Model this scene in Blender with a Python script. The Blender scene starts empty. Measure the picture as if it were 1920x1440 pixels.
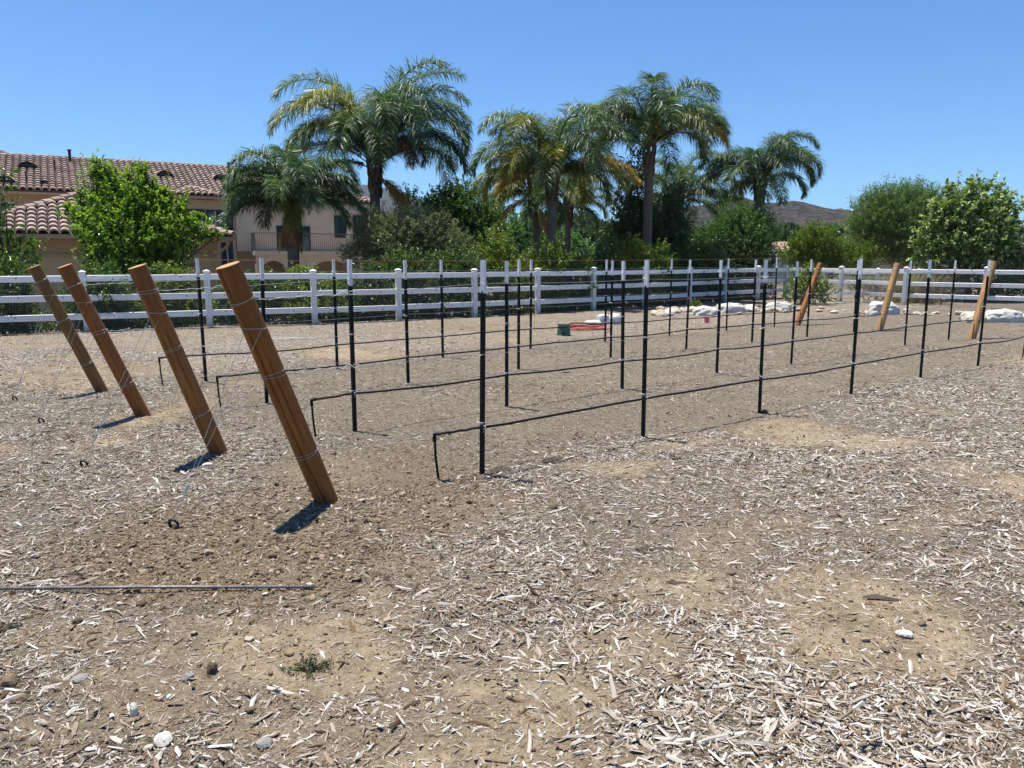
import bpy, math, random
import numpy as np
from mathutils import Vector, Matrix, Quaternion

SC = bpy.context.scene
COL = SC.collection
R = math.radians

# ------------------------------------------------------------------ camera
F_PX, CX, CY, EYE = 1442.0, 960.0, 720.0, 1.6
PITCH = math.atan(233.0 / F_PX)
cam_d = bpy.data.cameras.new('camera')
cam = bpy.data.objects.new('camera', cam_d)
COL.objects.link(cam)
cam.location = (0, 0, EYE)
cam.rotation_euler = (R(90) - PITCH, 0, 0)
cam_d.sensor_width = 36.0
cam_d.lens = 36.0 * F_PX / 1920.0
cam_d.clip_start = 0.05
cam_d.clip_end = 20000
SC.camera = cam

# ------------------------------------------------------------------ sky, sun, exposure
SUN_EL, SUN_AZ = R(75.0), math.atan2(-0.335, 0.24)      # azimuth measured from +Y towards +X
world = bpy.data.worlds.new('World')
SC.world = world
world.use_nodes = True
wt = world.node_tree
wt.nodes.clear()
w_out = wt.nodes.new('ShaderNodeOutputWorld')
w_bg = wt.nodes.new('ShaderNodeBackground')
w_sky = wt.nodes.new('ShaderNodeTexSky')
w_sky.sky_type = 'NISHITA'
w_sky.sun_disc = False
w_sky.sun_elevation = SUN_EL
w_sky.sun_rotation = SUN_AZ
w_sky.altitude = 300
w_sky.air_density = 1.0
w_sky.dust_density = 0.15
w_sky.ozone_density = 4.0
w_bg.inputs['Strength'].default_value = 0.085
w_tint = wt.nodes.new('ShaderNodeMix'); w_tint.data_type = 'RGBA'; w_tint.blend_type = 'MULTIPLY'
w_tint.inputs[0].default_value = 1.0; w_tint.inputs[7].default_value = (0.50, 0.77, 1.04, 1)     # deep dry-summer blue
wt.links.new(w_sky.outputs[0], w_tint.inputs[6]); wt.links.new(w_tint.outputs[2], w_bg.inputs['Color'])
wt.links.new(w_bg.outputs[0], w_out.inputs['Surface'])

sun_d = bpy.data.lights.new('sun', 'SUN')
sun_d.energy = 5.0
sun_d.angle = R(0.53)
sun_d.color = (1.0, 0.945, 0.845)
sun = bpy.data.objects.new('sun', sun_d)
COL.objects.link(sun)
SUNV = Vector((math.sin(SUN_AZ) * math.cos(SUN_EL), math.cos(SUN_AZ) * math.cos(SUN_EL), math.sin(SUN_EL)))
sun.rotation_euler = SUNV.to_track_quat('Z', 'Y').to_euler()
sun.location = SUNV * 60

SC.view_settings.view_transform = 'Standard'
SC.view_settings.look = 'None'
SC.view_settings.exposure = 0.80
SC.view_settings.gamma = 1.0
SC.view_settings.use_curve_mapping = False

# ------------------------------------------------------------------ helpers
rng = np.random.default_rng(7)
random.seed(7)
CP, SP = math.cos(PITCH), math.sin(PITCH)

def kx(px, py=490):
    return (px - CX) / (F_PX * CP + (CY - py) * SP)

def at(px, py, Y):
    """survey: point seen in direction (px, py), standing Y metres north of the camera"""
    den = F_PX * CP + (CY - py) * SP
    return Vector(((px - CX) / den * Y, Y, EYE + Y * ((CY - py) * CP - F_PX * SP) / den))

def G(px, py):
    """survey: point on the level ground"""
    den = F_PX * CP + (CY - py) * SP
    Y = -EYE * den / ((CY - py) * CP - F_PX * SP)
    return Vector(((px - CX) / den * Y, Y, 0))

def proj(x, y, z=0.0):
    zc = y * CP - (z - EYE) * SP
    yc = y * SP + (z - EYE) * CP
    return CX + F_PX * x / zc, CY - F_PX * yc / zc

def hash2(ix, iy, seed):
    n = (ix.astype(np.int64) * 374761393 + iy.astype(np.int64) * 668265263 + seed * 1274126177) & 0xffffffff
    n = ((n ^ (n >> 13)) * 1274126177) & 0xffffffff
    n = n ^ (n >> 16)
    return (n & 0xffff) / 65535.0

def vnoise(x, y, seed=0):
    x = np.asarray(x, float); y = np.asarray(y, float)
    ix = np.floor(x); iy = np.floor(y); fx = x - ix; fy = y - iy
    fx = fx * fx * (3 - 2 * fx); fy = fy * fy * (3 - 2 * fy)
    a = hash2(ix, iy, seed); b = hash2(ix + 1, iy, seed); c = hash2(ix, iy + 1, seed); d = hash2(ix + 1, iy + 1, seed)
    return (a * (1 - fx) + b * fx) * (1 - fy) + (c * (1 - fx) + d * fx) * fy

def fbm(x, y, seed=0, oct=4):
    s = 0; a = 0.5; f = 1.0
    for i in range(oct):
        s = s + a * vnoise(x * f, y * f, seed + i * 17); a *= 0.5; f *= 2.03
    return s

def tag(o, label=None, cat=None, group=None, kind=None):
    if label: o['label'] = label
    if cat: o['category'] = cat
    if group: o['group'] = group
    if kind: o['kind'] = kind
    return o

def empty(name, loc=(0, 0, 0), rz=0.0):
    o = bpy.data.objects.new(name, None)
    o.empty_display_size = 0.2
    o.location = loc
    o.rotation_euler = (0, 0, rz)
    COL.objects.link(o)
    return o

def mesh_np(name, verts, faces, smooth=False, attrs=None):
    """faces: (n,k) int array, or list of such arrays"""
    if not isinstance(faces, list): faces = [faces]
    me = bpy.data.meshes.new(name)
    verts = np.asarray(verts, np.float32)
    me.vertices.add(len(verts))
    me.vertices.foreach_set('co', verts.ravel())
    loops = np.concatenate([np.asarray(f, np.int32).ravel() for f in faces])
    tot = np.concatenate([np.full(len(f), np.asarray(f).shape[1], np.int32) for f in faces])
    start = np.concatenate([[0], np.cumsum(tot)[:-1]]).astype(np.int32)
    me.loops.add(len(loops)); me.loops.foreach_set('vertex_index', loops)
    me.polygons.add(len(tot)); me.polygons.foreach_set('loop_start', start)
    try: me.polygons.foreach_set('loop_total', tot)
    except Exception: pass
    me.polygons.foreach_set('use_smooth', np.full(len(tot), smooth))
    if attrs:
        for an, (dom, typ, data) in attrs.items():
            a = me.attributes.new(an, typ, dom)
            if typ == 'FLOAT': a.data.foreach_set('value', np.asarray(data, np.float32).ravel())
            elif typ == 'INT': a.data.foreach_set('value', np.asarray(data, np.int32).ravel())
            elif typ == 'FLOAT_VECTOR': a.data.foreach_set('vector', np.asarray(data, np.float32).ravel())
    me.update(calc_edges=True)
    me.validate()
    return me

def link(name, me, mat=None, parent=None, mtx=None):
    o = bpy.data.objects.new(name, me)
    if mat is not None and not me.materials: me.materials.append(mat)
    COL.objects.link(o)
    if parent is not None: o.parent = parent
    if mtx is not None: o.matrix_basis = mtx
    return o

class MB:
    """collects polygons and links them as one mesh object"""
    def __init__(s): s.v = []; s.f = []
    def add(s, vs, fs):
        b = len(s.v); s.v += [tuple(v) for v in vs]; s.f += [tuple(i + b for i in f) for f in fs]; return s
    def box(s, x0, x1, y0, y1, z0, z1, M=None):
        vs = [Vector((x, y, z)) for z in (z0, z1) for y in (y0, y1) for x in (x0, x1)]
        if M is not None: vs = [M @ v for v in vs]
        return s.add(vs, [(0, 2, 3, 1), (4, 5, 7, 6), (0, 1, 5, 4), (2, 6, 7, 3), (0, 4, 6, 2), (1, 3, 7, 5)])
    def tube(s, pts, r, seg=8, cap=True):
        pts = [Vector(p) for p in pts]
        rs = r if hasattr(r, '__len__') else [r] * len(pts)
        t0 = (pts[1] - pts[0]).normalized()
        n = t0.orthogonal().normalized()
        rings = []; b = len(s.v)
        for i, p in enumerate(pts):
            t = (pts[min(i + 1, len(pts) - 1)] - pts[max(i - 1, 0)]).normalized()
            n = (n - t * n.dot(t))
            n = n.normalized() if n.length > 1e-6 else t.orthogonal().normalized()
            bi = t.cross(n)
            for j in range(seg):
                a = 2 * math.pi * j / seg
                s.v.append(tuple(p + (n * math.cos(a) + bi * math.sin(a)) * rs[i]))
        for i in range(len(pts) - 1):
            for j in range(seg):
                a = b + i * seg + j; c = b + i * seg + (j + 1) % seg
                s.f.append((a, c, c + seg, a + seg))
        if cap:
            s.f.append(tuple(b + j for j in reversed(range(seg))))
            e = b + (len(pts) - 1) * seg
            s.f.append(tuple(e + j for j in range(seg)))
        return s
    def prism(s, poly, z0, z1, M=None):
        n = len(poly)
        vs = [Vector((x, y, z0)) for x, y in poly] + [Vector((x, y, z1)) for x, y in poly]
        if M is not None: vs = [M @ v for v in vs]
        fs = [tuple(reversed(range(n))), tuple(range(n, 2 * n))] + [(i, (i + 1) % n, (i + 1) % n + n, i + n) for i in range(n)]
        return s.add(vs, fs)
    def torus(s, c, axis, r, rr, seg=20, sub=6, frac=1.0):
        axis = Vector(axis).normalized(); n = axis.orthogonal().normalized(); b = axis.cross(n)
        pts = [Vector(c) + (n * math.cos(2 * math.pi * frac * i / seg) + b * math.sin(2 * math.pi * frac * i / seg)) * r for i in range(seg + 1)]
        return s.tube(pts, rr, sub)
    def mesh(s, name, smooth=False):
        me = bpy.data.meshes.new(name)
        me.from_pydata(s.v, [], s.f)
        if smooth: me.polygons.foreach_set('use_smooth', [True] * len(me.polygons))
        me.update()
        return me
    def build(s, name, mat=None, parent=None, smooth=False, mtx=None):
        return link(name, s.mesh(name, smooth), mat, parent, mtx)

# ------------------------------------------------------------------ materials
def newmat(name):
    m = bpy.data.materials.new(name); m.use_nodes = True
    nt = m.node_tree; b = nt.nodes['Principled BSDF']
    return m, nt, b

def ramp(nt, fac, stops):
    r = nt.nodes.new('ShaderNodeValToRGB')
    el = r.color_ramp.elements
    while len(el) < len(stops): el.new(0.5)
    for e, (p, c) in zip(el, stops): e.position = p; e.color = (*c, 1)
    nt.links.new(fac, r.inputs[0])
    return r.outputs[0]

def noise(nt, scale, detail=4, rough=0.6, vec=None, dist=0.0):
    n = nt.nodes.new('ShaderNodeTexNoise')
    n.inputs['Scale'].default_value = scale; n.inputs['Detail'].default_value = detail
    n.inputs['Roughness'].default_value = rough; n.inputs['Distortion'].default_value = dist
    if vec is not None: nt.links.new(vec, n.inputs['Vector'])
    return n.outputs[0]

def coords(nt, kind='Object', scale=None):
    t = nt.nodes.new('ShaderNodeTexCoord').outputs[kind]
    if scale:
        m = nt.nodes.new('ShaderNodeMapping'); m.inputs['Scale'].default_value = scale
        nt.links.new(t, m.inputs['Vector']); return m.outputs[0]
    return t

def mixc(nt, fac, a, b, mode='MIX'):
    m = nt.nodes.new('ShaderNodeMix'); m.data_type = 'RGBA'; m.blend_type = mode
    for sock, v in ((0, fac), (6, a), (7, b)):
        if isinstance(v, (int, float)): m.inputs[sock].default_value = v
        elif isinstance(v, tuple): m.inputs[sock].default_value = (*v, 1)
        else: nt.links.new(v, m.inputs[sock])
    return m.outputs[2]

def mathn(nt, op, a, b=0.0, clamp=False):
    m = nt.nodes.new('ShaderNodeMath'); m.operation = op; m.use_clamp = clamp
    for i, v in enumerate((a, b)):
        if isinstance(v, (int, float)): m.inputs[i].default_value = v
        else: nt.links.new(v, m.inputs[i])
    return m.outputs[0]

def bump(nt, b, h, strength=0.5, dist=0.01):
    n = nt.nodes.new('ShaderNodeBump'); n.inputs['Strength'].default_value = strength; n.inputs['Distance'].default_value = dist
    nt.links.new(h, n.inputs['Height']); nt.links.new(n.outputs[0], b.inputs['Normal'])

def simple(name, c, rough=0.6, metal=0.0, var=0.25, scale=8.0, bmp=0.0, spec=0.4):
    m, nt, b = newmat(name)
    co = coords(nt)
    n = noise(nt, scale, 5, 0.65, co)
    lo = tuple(x * (1 - var) for x in c); hi = tuple(min(1, x * (1 + var)) for x in c)
    nt.links.new(ramp(nt, n, [(0.3, lo), (0.7, hi)]), b.inputs['Base Color'])
    b.inputs['Roughness'].default_value = rough; b.inputs['Metallic'].default_value = metal
    b.inputs['Specular IOR Level'].default_value = spec
    if bmp: bump(nt, b, noise(nt, scale * 3, 5, 0.6, co), bmp, 0.01)
    return m

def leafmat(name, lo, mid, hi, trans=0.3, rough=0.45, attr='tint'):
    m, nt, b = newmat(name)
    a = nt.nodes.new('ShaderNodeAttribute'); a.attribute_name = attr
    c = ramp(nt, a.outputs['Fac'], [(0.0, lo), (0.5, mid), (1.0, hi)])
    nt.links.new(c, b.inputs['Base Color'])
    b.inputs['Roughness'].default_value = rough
    b.inputs['Specular IOR Level'].default_value = 0.45
    t = nt.nodes.new('ShaderNodeBsdfTranslucent')
    nt.links.new(mixc(nt, 1.0, c, (1.3, 1.45, 0.7), 'MULTIPLY'), t.inputs['Color'])
    mx = nt.nodes.new('ShaderNodeMixShader'); mx.inputs[0].default_value = trans
    nt.links.new(b.outputs[0], mx.inputs[1]); nt.links.new(t.outputs[0], mx.inputs[2])
    nt.links.new(mx.outputs[0], nt.nodes['Material Output'].inputs['Surface'])
    return m

M = {}
M['vinyl'] = simple('white_vinyl', (0.86, 0.85, 0.83), 0.42, 0, 0.07, 3.0, 0.05)
M['galv'] = simple('galvanised_wire', (0.48, 0.47, 0.45), 0.45, 0.6, 0.15, 30)
M['rustwire'] = simple('rusty_wire', (0.30, 0.13, 0.06), 0.7, 0.3, 0.3, 30)
M['mesh'] = simple('mesh_wire', (0.30, 0.31, 0.32), 0.5, 0.6, 0.2, 20)
M['tpost'] = simple('dark_post_paint', (0.006, 0.010, 0.009), 0.55, 0.0, 0.35, 14, spec=.2)
M['ttop'] = simple('white_post_paint', (0.74, 0.74, 0.72), 0.5, 0.0, 0.12, 20)
M['tube'] = simple('black_poly_tube', (0.007, 0.007, 0.008), 0.5, 0, 0.3, 20, spec=0.22)
M['tie'] = simple('pale_tie', (0.7, 0.7, 0.68), 0.5, 0, 0.1, 10)
M['iron'] = simple('dark_iron', (0.03, 0.026, 0.024), 0.6, 0.5, 0.4, 40)
M['rebar'] = simple('rebar_steel', (0.20, 0.185, 0.18), 0.55, 0.6, 0.45, 25)
M['bag'] = simple('white_sack', (0.47, 0.455, 0.42), 0.75, 0, 0.2, 5, 0.5)
M['bagdirty'] = simple('dusty_sack', (0.48, 0.44, 0.36), 0.75, 0, 0.22, 5, 0.5)
M['paver'] = simple('pale_concrete', (0.46, 0.46, 0.43), 0.8, 0, 0.2, 8, 0.3)
M['green_plastic'] = simple('green_plastic', (0.055, 0.115, 0.07), 0.5, 0, 0.15, 6)
M['hose'] = simple('red_hose', (0.30, 0.045, 0.03), 0.5, 0, 0.2, 6)
M['pink'] = simple('pink_tape', (0.85, 0.14, 0.2), 0.5, 0, 0.1, 6)
M['pvc'] = simple('white_pvc', (0.7, 0.7, 0.67), 0.4, 0, 0.1, 6)
M['branch'] = simple('branch_bark', (0.075, 0.055, 0.038), 0.85, 0, 0.35, 12, 0.5)
M['drybranch'] = simple('dry_branch', (0.12, 0.10, 0.085), 0.85, 0, 0.3, 12)
M['stucco'] = simple('tan_stucco', (0.45, 0.345, 0.215), 0.9, 0, 0.06, 2.0, 0.15)
M['stuccolight'] = simple('light_stucco', (0.60, 0.485, 0.345), 0.9, 0, 0.08, 2.0, 0.15)
M['trim'] = simple('painted_trim', (0.36, 0.245, 0.155), 0.7, 0, 0.08, 2.0)
M['rooflining'] = simple('roof_underlay', (0.07, 0.045, 0.04), 0.9, 0, 0.2, 4)
M['winframe'] = simple('dark_window_frame', (0.03, 0.026, 0.024), 0.4, 0, 0.2, 4)
M['mullion'] = simple('pale_mullion', (0.42, 0.38, 0.33), 0.5, 0, 0.1, 4)
M['iron_rail'] = simple('grey_iron_rail', (0.16, 0.145, 0.135), 0.5, 0.2, 0.15, 6)
M['vent'] = simple('vent_dark', (0.02, 0.018, 0.018), 0.7, 0, 0.3, 6)

def post_vinyl():
    m, nt, b = newmat('white_vinyl_post')
    co = coords(nt)
    n = noise(nt, 9, 5, .7, co)
    sep = nt.nodes.new('ShaderNodeSeparateXYZ'); nt.links.new(co, sep.inputs[0])
    splash = mathn(nt, 'MULTIPLY', mathn(nt, 'SUBTRACT', mathn(nt, 'MULTIPLY', n, .55), mathn(nt, 'ADD', sep.outputs['Z'], .02)), 3.0, True)     # soil splashed up the foot
    c = mixc(nt, splash, ramp(nt, noise(nt, 3, 4, .6, co), [(.3, (.78, .77, .75)), (.7, (.86, .85, .83))]), (.42, .34, .25))
    nt.links.new(c, b.inputs['Base Color']); b.inputs['Roughness'].default_value = .45
    return m
M['vinylpost'] = post_vinyl()
def glass_mat():
    m, nt, b = newmat('dark_window_glass')
    b.inputs['Base Color'].default_value = (0.02, 0.04, 0.05, 1)
    b.inputs['Roughness'].default_value = 0.06
    b.inputs['Specular IOR Level'].default_value = 0.8
    bump(nt, b, noise(nt, 0.7, 2, 0.5, coords(nt)), 0.08, 0.05)
    return m
M['glass'] = glass_mat()

def tile_mat():
    m, nt, b = newmat('clay_roof_tile')
    oi = nt.nodes.new('ShaderNodeObjectInfo')
    ge = nt.nodes.new('ShaderNodeNewGeometry')
    rnd = mathn(nt, 'FRACT', mathn(nt, 'ADD', oi.outputs['Random'], ge.outputs['Random Per Island']))
    c = ramp(nt, rnd, [(0.0, (0.20, 0.135, 0.108)), (0.45, (0.29, 0.205, 0.168)), (1.0, (0.38, 0.285, 0.24))])
    n = noise(nt, 5, 5, 0.6, coords(nt, 'Object'))
    c = mixc(nt, mathn(nt, 'MULTIPLY', n, 0.35), c, (0.30, 0.24, 0.2))
    nt.links.new(c, b.inputs['Base Color']); b.inputs['Roughness'].default_value = 0.85
    return m
M['tile'] = tile_mat()

def log_mat(name, c1, c2, c3):
    m, nt, b = newmat(name)
    co = coords(nt, 'Object', (9, 9, 0.7))
    n = noise(nt, 3.0, 6, 0.7, co, 0.6)
    n2 = noise(nt, 1.1, 3, 0.6, coords(nt, 'Object', (2, 2, 1.2)))
    c = ramp(nt, n, [(0.28, c1), (0.52, c2), (0.75, c3)])
    c = mixc(nt, mathn(nt, 'MULTIPLY', mathn(nt, 'SUBTRACT', n2, 0.35, True), 1.6, True), c, tuple(x * 0.55 for x in c1))
    kn = nt.nodes.new('ShaderNodeTexVoronoi'); kn.inputs['Scale'].default_value = 3.4
    nt.links.new(coords(nt, 'Object', (1.6, 1.6, 0.9)), kn.inputs['Vector'])
    k = ramp(nt, kn.outputs['Distance'], [(0.035, (1, 1, 1)), (0.075, (0, 0, 0))])
    c = mixc(nt, k, c, (0.05, 0.022, 0.01))
    nt.links.new(c, b.inputs['Base Color']); b.inputs['Roughness'].default_value = 0.72
    b.inputs['Specular IOR Level'].default_value = 0.3
    bump(nt, b, noise(nt, 6.0, 6, 0.75, coords(nt, 'Object', (14, 14, 0.6))), 0.5, 0.006)
    return m
M['log0'] = log_mat('treated_log_amber', (0.15, 0.05, 0.010), (0.29, 0.108, 0.022), (0.38, 0.165, 0.042))
M['log1'] = log_mat('treated_log_streaked', (0.12, 0.043, 0.011), (0.31, 0.125, 0.030), (0.42, 0.20, 0.06))
M['log2'] = log_mat('treated_log_red', (0.15, 0.05, 0.013), (0.30, 0.11, 0.028), (0.38, 0.165, 0.048))
M['log3'] = log_mat('treated_log_olive', (0.125, 0.06, 0.018), (0.245, 0.125, 0.035), (0.32, 0.18, 0.058))
M['log4'] = log_mat('treated_log_pale', (0.25, 0.135, 0.055), (0.38, 0.22, 0.095), (0.45, 0.275, 0.13))
M['endgrain'] = simple('sawn_end_grain', (0.37, 0.225, 0.10), 0.85, 0, 0.3, 18, 0.3)

def trunk_mat(name, c, ringscale=7.0):
    m, nt, b = newmat(name)
    co = coords(nt, 'Object')
    n = noise(nt, 6, 5, 0.7, co)
    wv = nt.nodes.new('ShaderNodeTexWave'); wv.bands_direction = 'Z'
    wv.inputs['Scale'].default_value = ringscale; wv.inputs['Distortion'].default_value = 2.0
    nt.links.new(co, wv.inputs['Vector'])
    f = mathn(nt, 'ADD', mathn(nt, 'MULTIPLY', n, 0.7), mathn(nt, 'MULTIPLY', wv.outputs['Fac'], 0.3))
    nt.links.new(ramp(nt, f, [(0.25, tuple(x * 0.5 for x in c)), (0.75, tuple(x * 1.3 for x in c))]), b.inputs['Base Color'])
    b.inputs['Roughness'].default_value = 0.9
    bump(nt, b, f, 0.6, 0.03)
    return m
M['palmtrunk'] = trunk_mat('palm_trunk_grey', (0.13, 0.108, 0.09))
M['palmboot'] = trunk_mat('palm_boot_brown', (0.125, 0.088, 0.06), 3.0)

# leaves
M['frond'] = leafmat('palm_green', (0.026, 0.062, 0.030), (0.062, 0.118, 0.048), (0.155, 0.225, 0.085), 0.3, 0.45)
M['frondolive'] = leafmat('palm_olive', (0.05, 0.08, 0.018), (0.15, 0.17, 0.03), (0.30, 0.28, 0.055), 0.3, 0.42)
M['frondgold'] = leafmat('palm_yellowing', (0.14, 0.10, 0.014), (0.36, 0.225, 0.028), (0.52, 0.36, 0.075), 0.3, 0.5)
M['frondbrown'] = leafmat('palm_dead', (0.06, 0.028, 0.014), (0.16, 0.08, 0.045), (0.27, 0.155, 0.095), 0.12, 0.75)
M['frondorange'] = leafmat('palm_dead_orange', (0.20, 0.08, 0.03), (0.42, 0.205, 0.09), (0.56, 0.33, 0.18), 0.3, 0.7)
M['frondsilver'] = leafmat('fan_palm_silver', (0.10, 0.13, 0.08), (0.22, 0.26, 0.18), (0.36, 0.40, 0.30), 0.2, 0.5)
M['lf_citrus'] = leafmat('leaf_bright', (0.022, 0.06, 0.010), (0.065, 0.14, 0.018), (0.30, 0.42, 0.05), 0.38, 0.33)
M['lf_hedge'] = leafmat('leaf_hedge', (0.020, 0.046, 0.014), (0.049, 0.099, 0.022), (0.145, 0.210, 0.041), 0.28, 0.4)
M['lf_hedgey'] = leafmat('leaf_hedge_yellow', (0.042, 0.084, 0.014), (0.105, 0.168, 0.022), (0.252, 0.294, 0.042), 0.3, 0.42)
M['lf_grey'] = leafmat('leaf_greygreen', (0.068, 0.094, 0.047), (0.173, 0.200, 0.103), (0.324, 0.344, 0.193), 0.3, 0.45)
M['lf_dark'] = leafmat('leaf_dark', (0.018, 0.040, 0.016), (0.044, 0.081, 0.025), (0.109, 0.163, 0.044), 0.22, 0.42)
M['lf_mid'] = leafmat('leaf_mid', (0.036, 0.081, 0.025), (0.081, 0.153, 0.041), (0.169, 0.274, 0.072), 0.28, 0.42)
M['lf_willow'] = leafmat('leaf_willow', (0.062, 0.115, 0.039), (0.132, 0.203, 0.066), (0.263, 0.351, 0.123), 0.28, 0.5)
M['lf_pale'] = leafmat('leaf_poplar', (0.050, 0.101, 0.017), (0.122, 0.202, 0.035), (0.475, 0.518, 0.288), 0.3, 0.32)
M['lf_dry'] = leafmat('leaf_dry', (0.12, 0.095, 0.06), (0.22, 0.18, 0.10), (0.34, 0.28, 0.16), 0.2, 0.7)
M['lf_weed'] = leafmat('leaf_weed', (0.02, 0.04, 0.016), (0.045, 0.08, 0.03), (0.09, 0.13, 0.05), 0.2, 0.5)
M['drygrass'] = leafmat('dry_grass', (0.16, 0.13, 0.055), (0.28, 0.23, 0.10), (0.42, 0.35, 0.18), 0.25, 0.6)

# ------------------------------------------------------------------ ground
RD = Vector((0.779, 0.627, 0)).normalized()          # direction of the trellis rows
RN = Vector((RD.y, -RD.x, 0))                        # towards the camera side
ROW0 = Vector((-0.23, 5.66, 0))

FENCE_PX = [162, 393, 590, 748, 890, 1008, 1112, 1208, 1291, 1358, 1418, 1469]
FENCE_Y = [17.2, 18.4, 19.45, 20.6, 21.9, 23.25, 24.7, 26.2, 27.9, 29.6, 31.2, 32.6]
FENCE = [Vector(((p - 960) / 1443 * y, y, 0)) for p, y in zip(FENCE_PX, FENCE_Y)]
FENCE = [FENCE[0] - (FENCE[1] - FENCE[0]) * 3, FENCE[0] - (FENCE[1] - FENCE[0]) * 2, FENCE[0] - (FENCE[1] - FENCE[0])] + FENCE
SIDE = [FENCE[-1], Vector((12.7, 29.95, 0)), Vector((13.98, 27.55, 0)), Vector((15.72, 25.75, 0)), Vector((17.45, 24.0, 0)), Vector((19.2, 22.3, 0))]

def behind_fence(x, y):
    """metres behind the back fence (negative in front)"""
    fx = np.array([p.x for p in FENCE]); fy = np.array([p.y for p in FENCE])
    yy = np.interp(x, fx, fy)
    return (y - yy) * 0.8

def hgt(x, y):
    x = np.asarray(x, float); y = np.asarray(y, float)
    near = np.clip(1.6 - np.hypot(x, y) / 40, 0, 1)
    z = (fbm(x * 0.35, y * 0.35, 3, 3) - 0.44) * 0.05
    z = z + (fbm(x * 2.2, y * 2.2, 5, 3) - 0.44) * 0.035 * near
    z = z + (vnoise(x * 11, y * 11, 9) - 0.5) * 0.010 * near + (vnoise(x * 24, y * 24, 19) - 0.5) * 0.006 * near
    b = behind_fence(x, y)
    drop = np.clip(b / 5.0, 0, 1)
    z = z - 0.55 * drop * drop * (3 - 2 * drop)
    far = np.clip((np.hypot(x, y) - 60) / 250, 0, 1)
    z = z - 7.0 * far * far * (3 - 2 * far)
    return z

PATCH = [(150, 1200, 140, 50, .5), (250, 1290, 150, 40, .6), (430, 1190, 120, 40, .55), (640, 1220, 110, 60, .7), (100, 1380, 110, 40, .45), (860, 1100, 100, 30, .35), (760, 1060, 90, 30, .45), (1600, 1190, 190, 95, 1.0), (1660, 1220, 130, 60, 1.0), (1490, 1115, 120, 60, .8), (1740, 1225, 100, 60, .8), (570, 1240, 170, 80, .85), (420, 1250, 160, 60, .6),
         (1050, 1315, 120, 65, .75), (1000, 1245, 90, 50, .55), (690, 1150, 90, 50, .6), (1480, 815, 120, 26, .9), (1640, 828, 110, 16, .9),
         (1330, 1025, 80, 40, .5), (900, 955, 90, 30, .35), (640, 880, 90, 30, .45), (720, 1300, 120, 60, .55), (1180, 1215, 90, 55, .75),
         (640, 662, 120, 14, .9), (200, 690, 170, 16, .7), (900, 612, 160, 9, .6), (300, 1330, 120, 60, .55), (1440, 985, 90, 25, .4),
         (130, 720, 120, 18, .7), (1230, 1100, 90, 40, .5), (560, 1390, 160, 45, .55), (1000, 700, 90, 12, .3), (1780, 960, 100, 25, .35)]

def masks(x, y):
    """mulch cover 0..1, vineyard 0..1, clod soil 0..1, pale band 0..1"""
    px, py = proj(x, np.maximum(y, 1.2))
    warpx = (fbm(x * 1.6, y * 1.6, 31, 3) - 0.44) * 150; warpy = (fbm(x * 1.6 + 9, y * 1.6, 33, 3) - 0.44) * 70
    d = np.zeros_like(px)
    for cx, cy, rx, ry, s in PATCH:
        q = ((px + warpx - cx) / rx) ** 2 + ((py + warpy * ry / 70 - cy) / ry) ** 2
        d = np.maximum(d, s * np.clip(1.45 - q, 0, 1))
    n = fbm(x * 1.1, y * 1.1, 41, 4)
    d = np.maximum(d, np.clip((n - 0.56) * 5, 0, 0.75))
    global BARE
    BARE = np.clip((d - 0.60) * 2.4, 0, 1) * np.clip(fbm(x * 2.6, y * 2.6, 91, 3) * 2.6 - 0.45, 0.15, 1)
    mul = np.clip(1 - d, 0, 1)
    s = (x - ROW0.x) * RN.x + (y - ROW0.y) * RN.y + (vnoise(x * 1.5, y * 1.5, 51) - 0.5) * 0.5
    t = (x - ROW0.x) * RD.x + (y - ROW0.y) * RD.y
    vin = np.clip((-s + 0.15) / 0.4, 0, 1) * np.clip((s + 6.9) / 0.8, 0, 1) * np.clip((t + 1.2) / 1.4, 0, 1)
    q = ((px - 430) / 330) ** 2 + ((py + warpy * .6 - 1050) / 95) ** 2
    clod = np.clip(1.5 - q, 0, 1)
    q = ((px - 700) / 240) ** 2 + ((py + warpy * .5 - 930) / 90) ** 2
    clod = np.maximum(clod, 0.75 * np.clip(1.4 - q, 0, 1))
    pale = np.clip((-s - 6.6) / 0.8, 0, 1)
    return mul, vin, clod, pale

def axis_coords(parts, lo, hi, grow=1.25):
    c = list(parts)
    step = c[1] - c[0]; a = c[0]; left = []
    while a > lo: step *= grow; a -= step; left.append(a)
    step = c[-1] - c[-2]; a = c[-1]; right = []
    while a < hi: step *= grow; a += step; right.append(a)
    return np.array(left[::-1] + c + right)

gx = axis_coords(list(np.arange(-6, 8.01, 0.05)), -13, 19, 1.06)
gx = axis_coords(list(gx), -2900, 2900, 1.3)
gy = axis_coords(list(np.arange(1.0, 9.0, 0.045)) + list(np.arange(9.0, 36, 0.16)), -40, 2900, 1.3)
GX, GY = np.meshgrid(gx, gy)
gz = hgt(GX.ravel(), GY.ravel())
gm, gv, gc, gp = masks(GX.ravel(), GY.ravel())
gb_ = BARE.copy()
nx, ny = len(gx), len(gy)
ii = (np.arange(ny - 1)[:, None] * nx + np.arange(nx - 1)[None, :]).ravel()
gfaces = np.c_[ii, ii + 1, ii + 1 + nx, ii + nx]
gme = mesh_np('ground', np.c_[GX.ravel(), GY.ravel(), gz], gfaces, True,
              {'bare': ('POINT', 'FLOAT', gb_), 'mulch': ('POINT', 'FLOAT', gm), 'vine': ('POINT', 'FLOAT', gv), 'clod': ('POINT', 'FLOAT', gc), 'pale': ('POINT', 'FLOAT', gp)})

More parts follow.
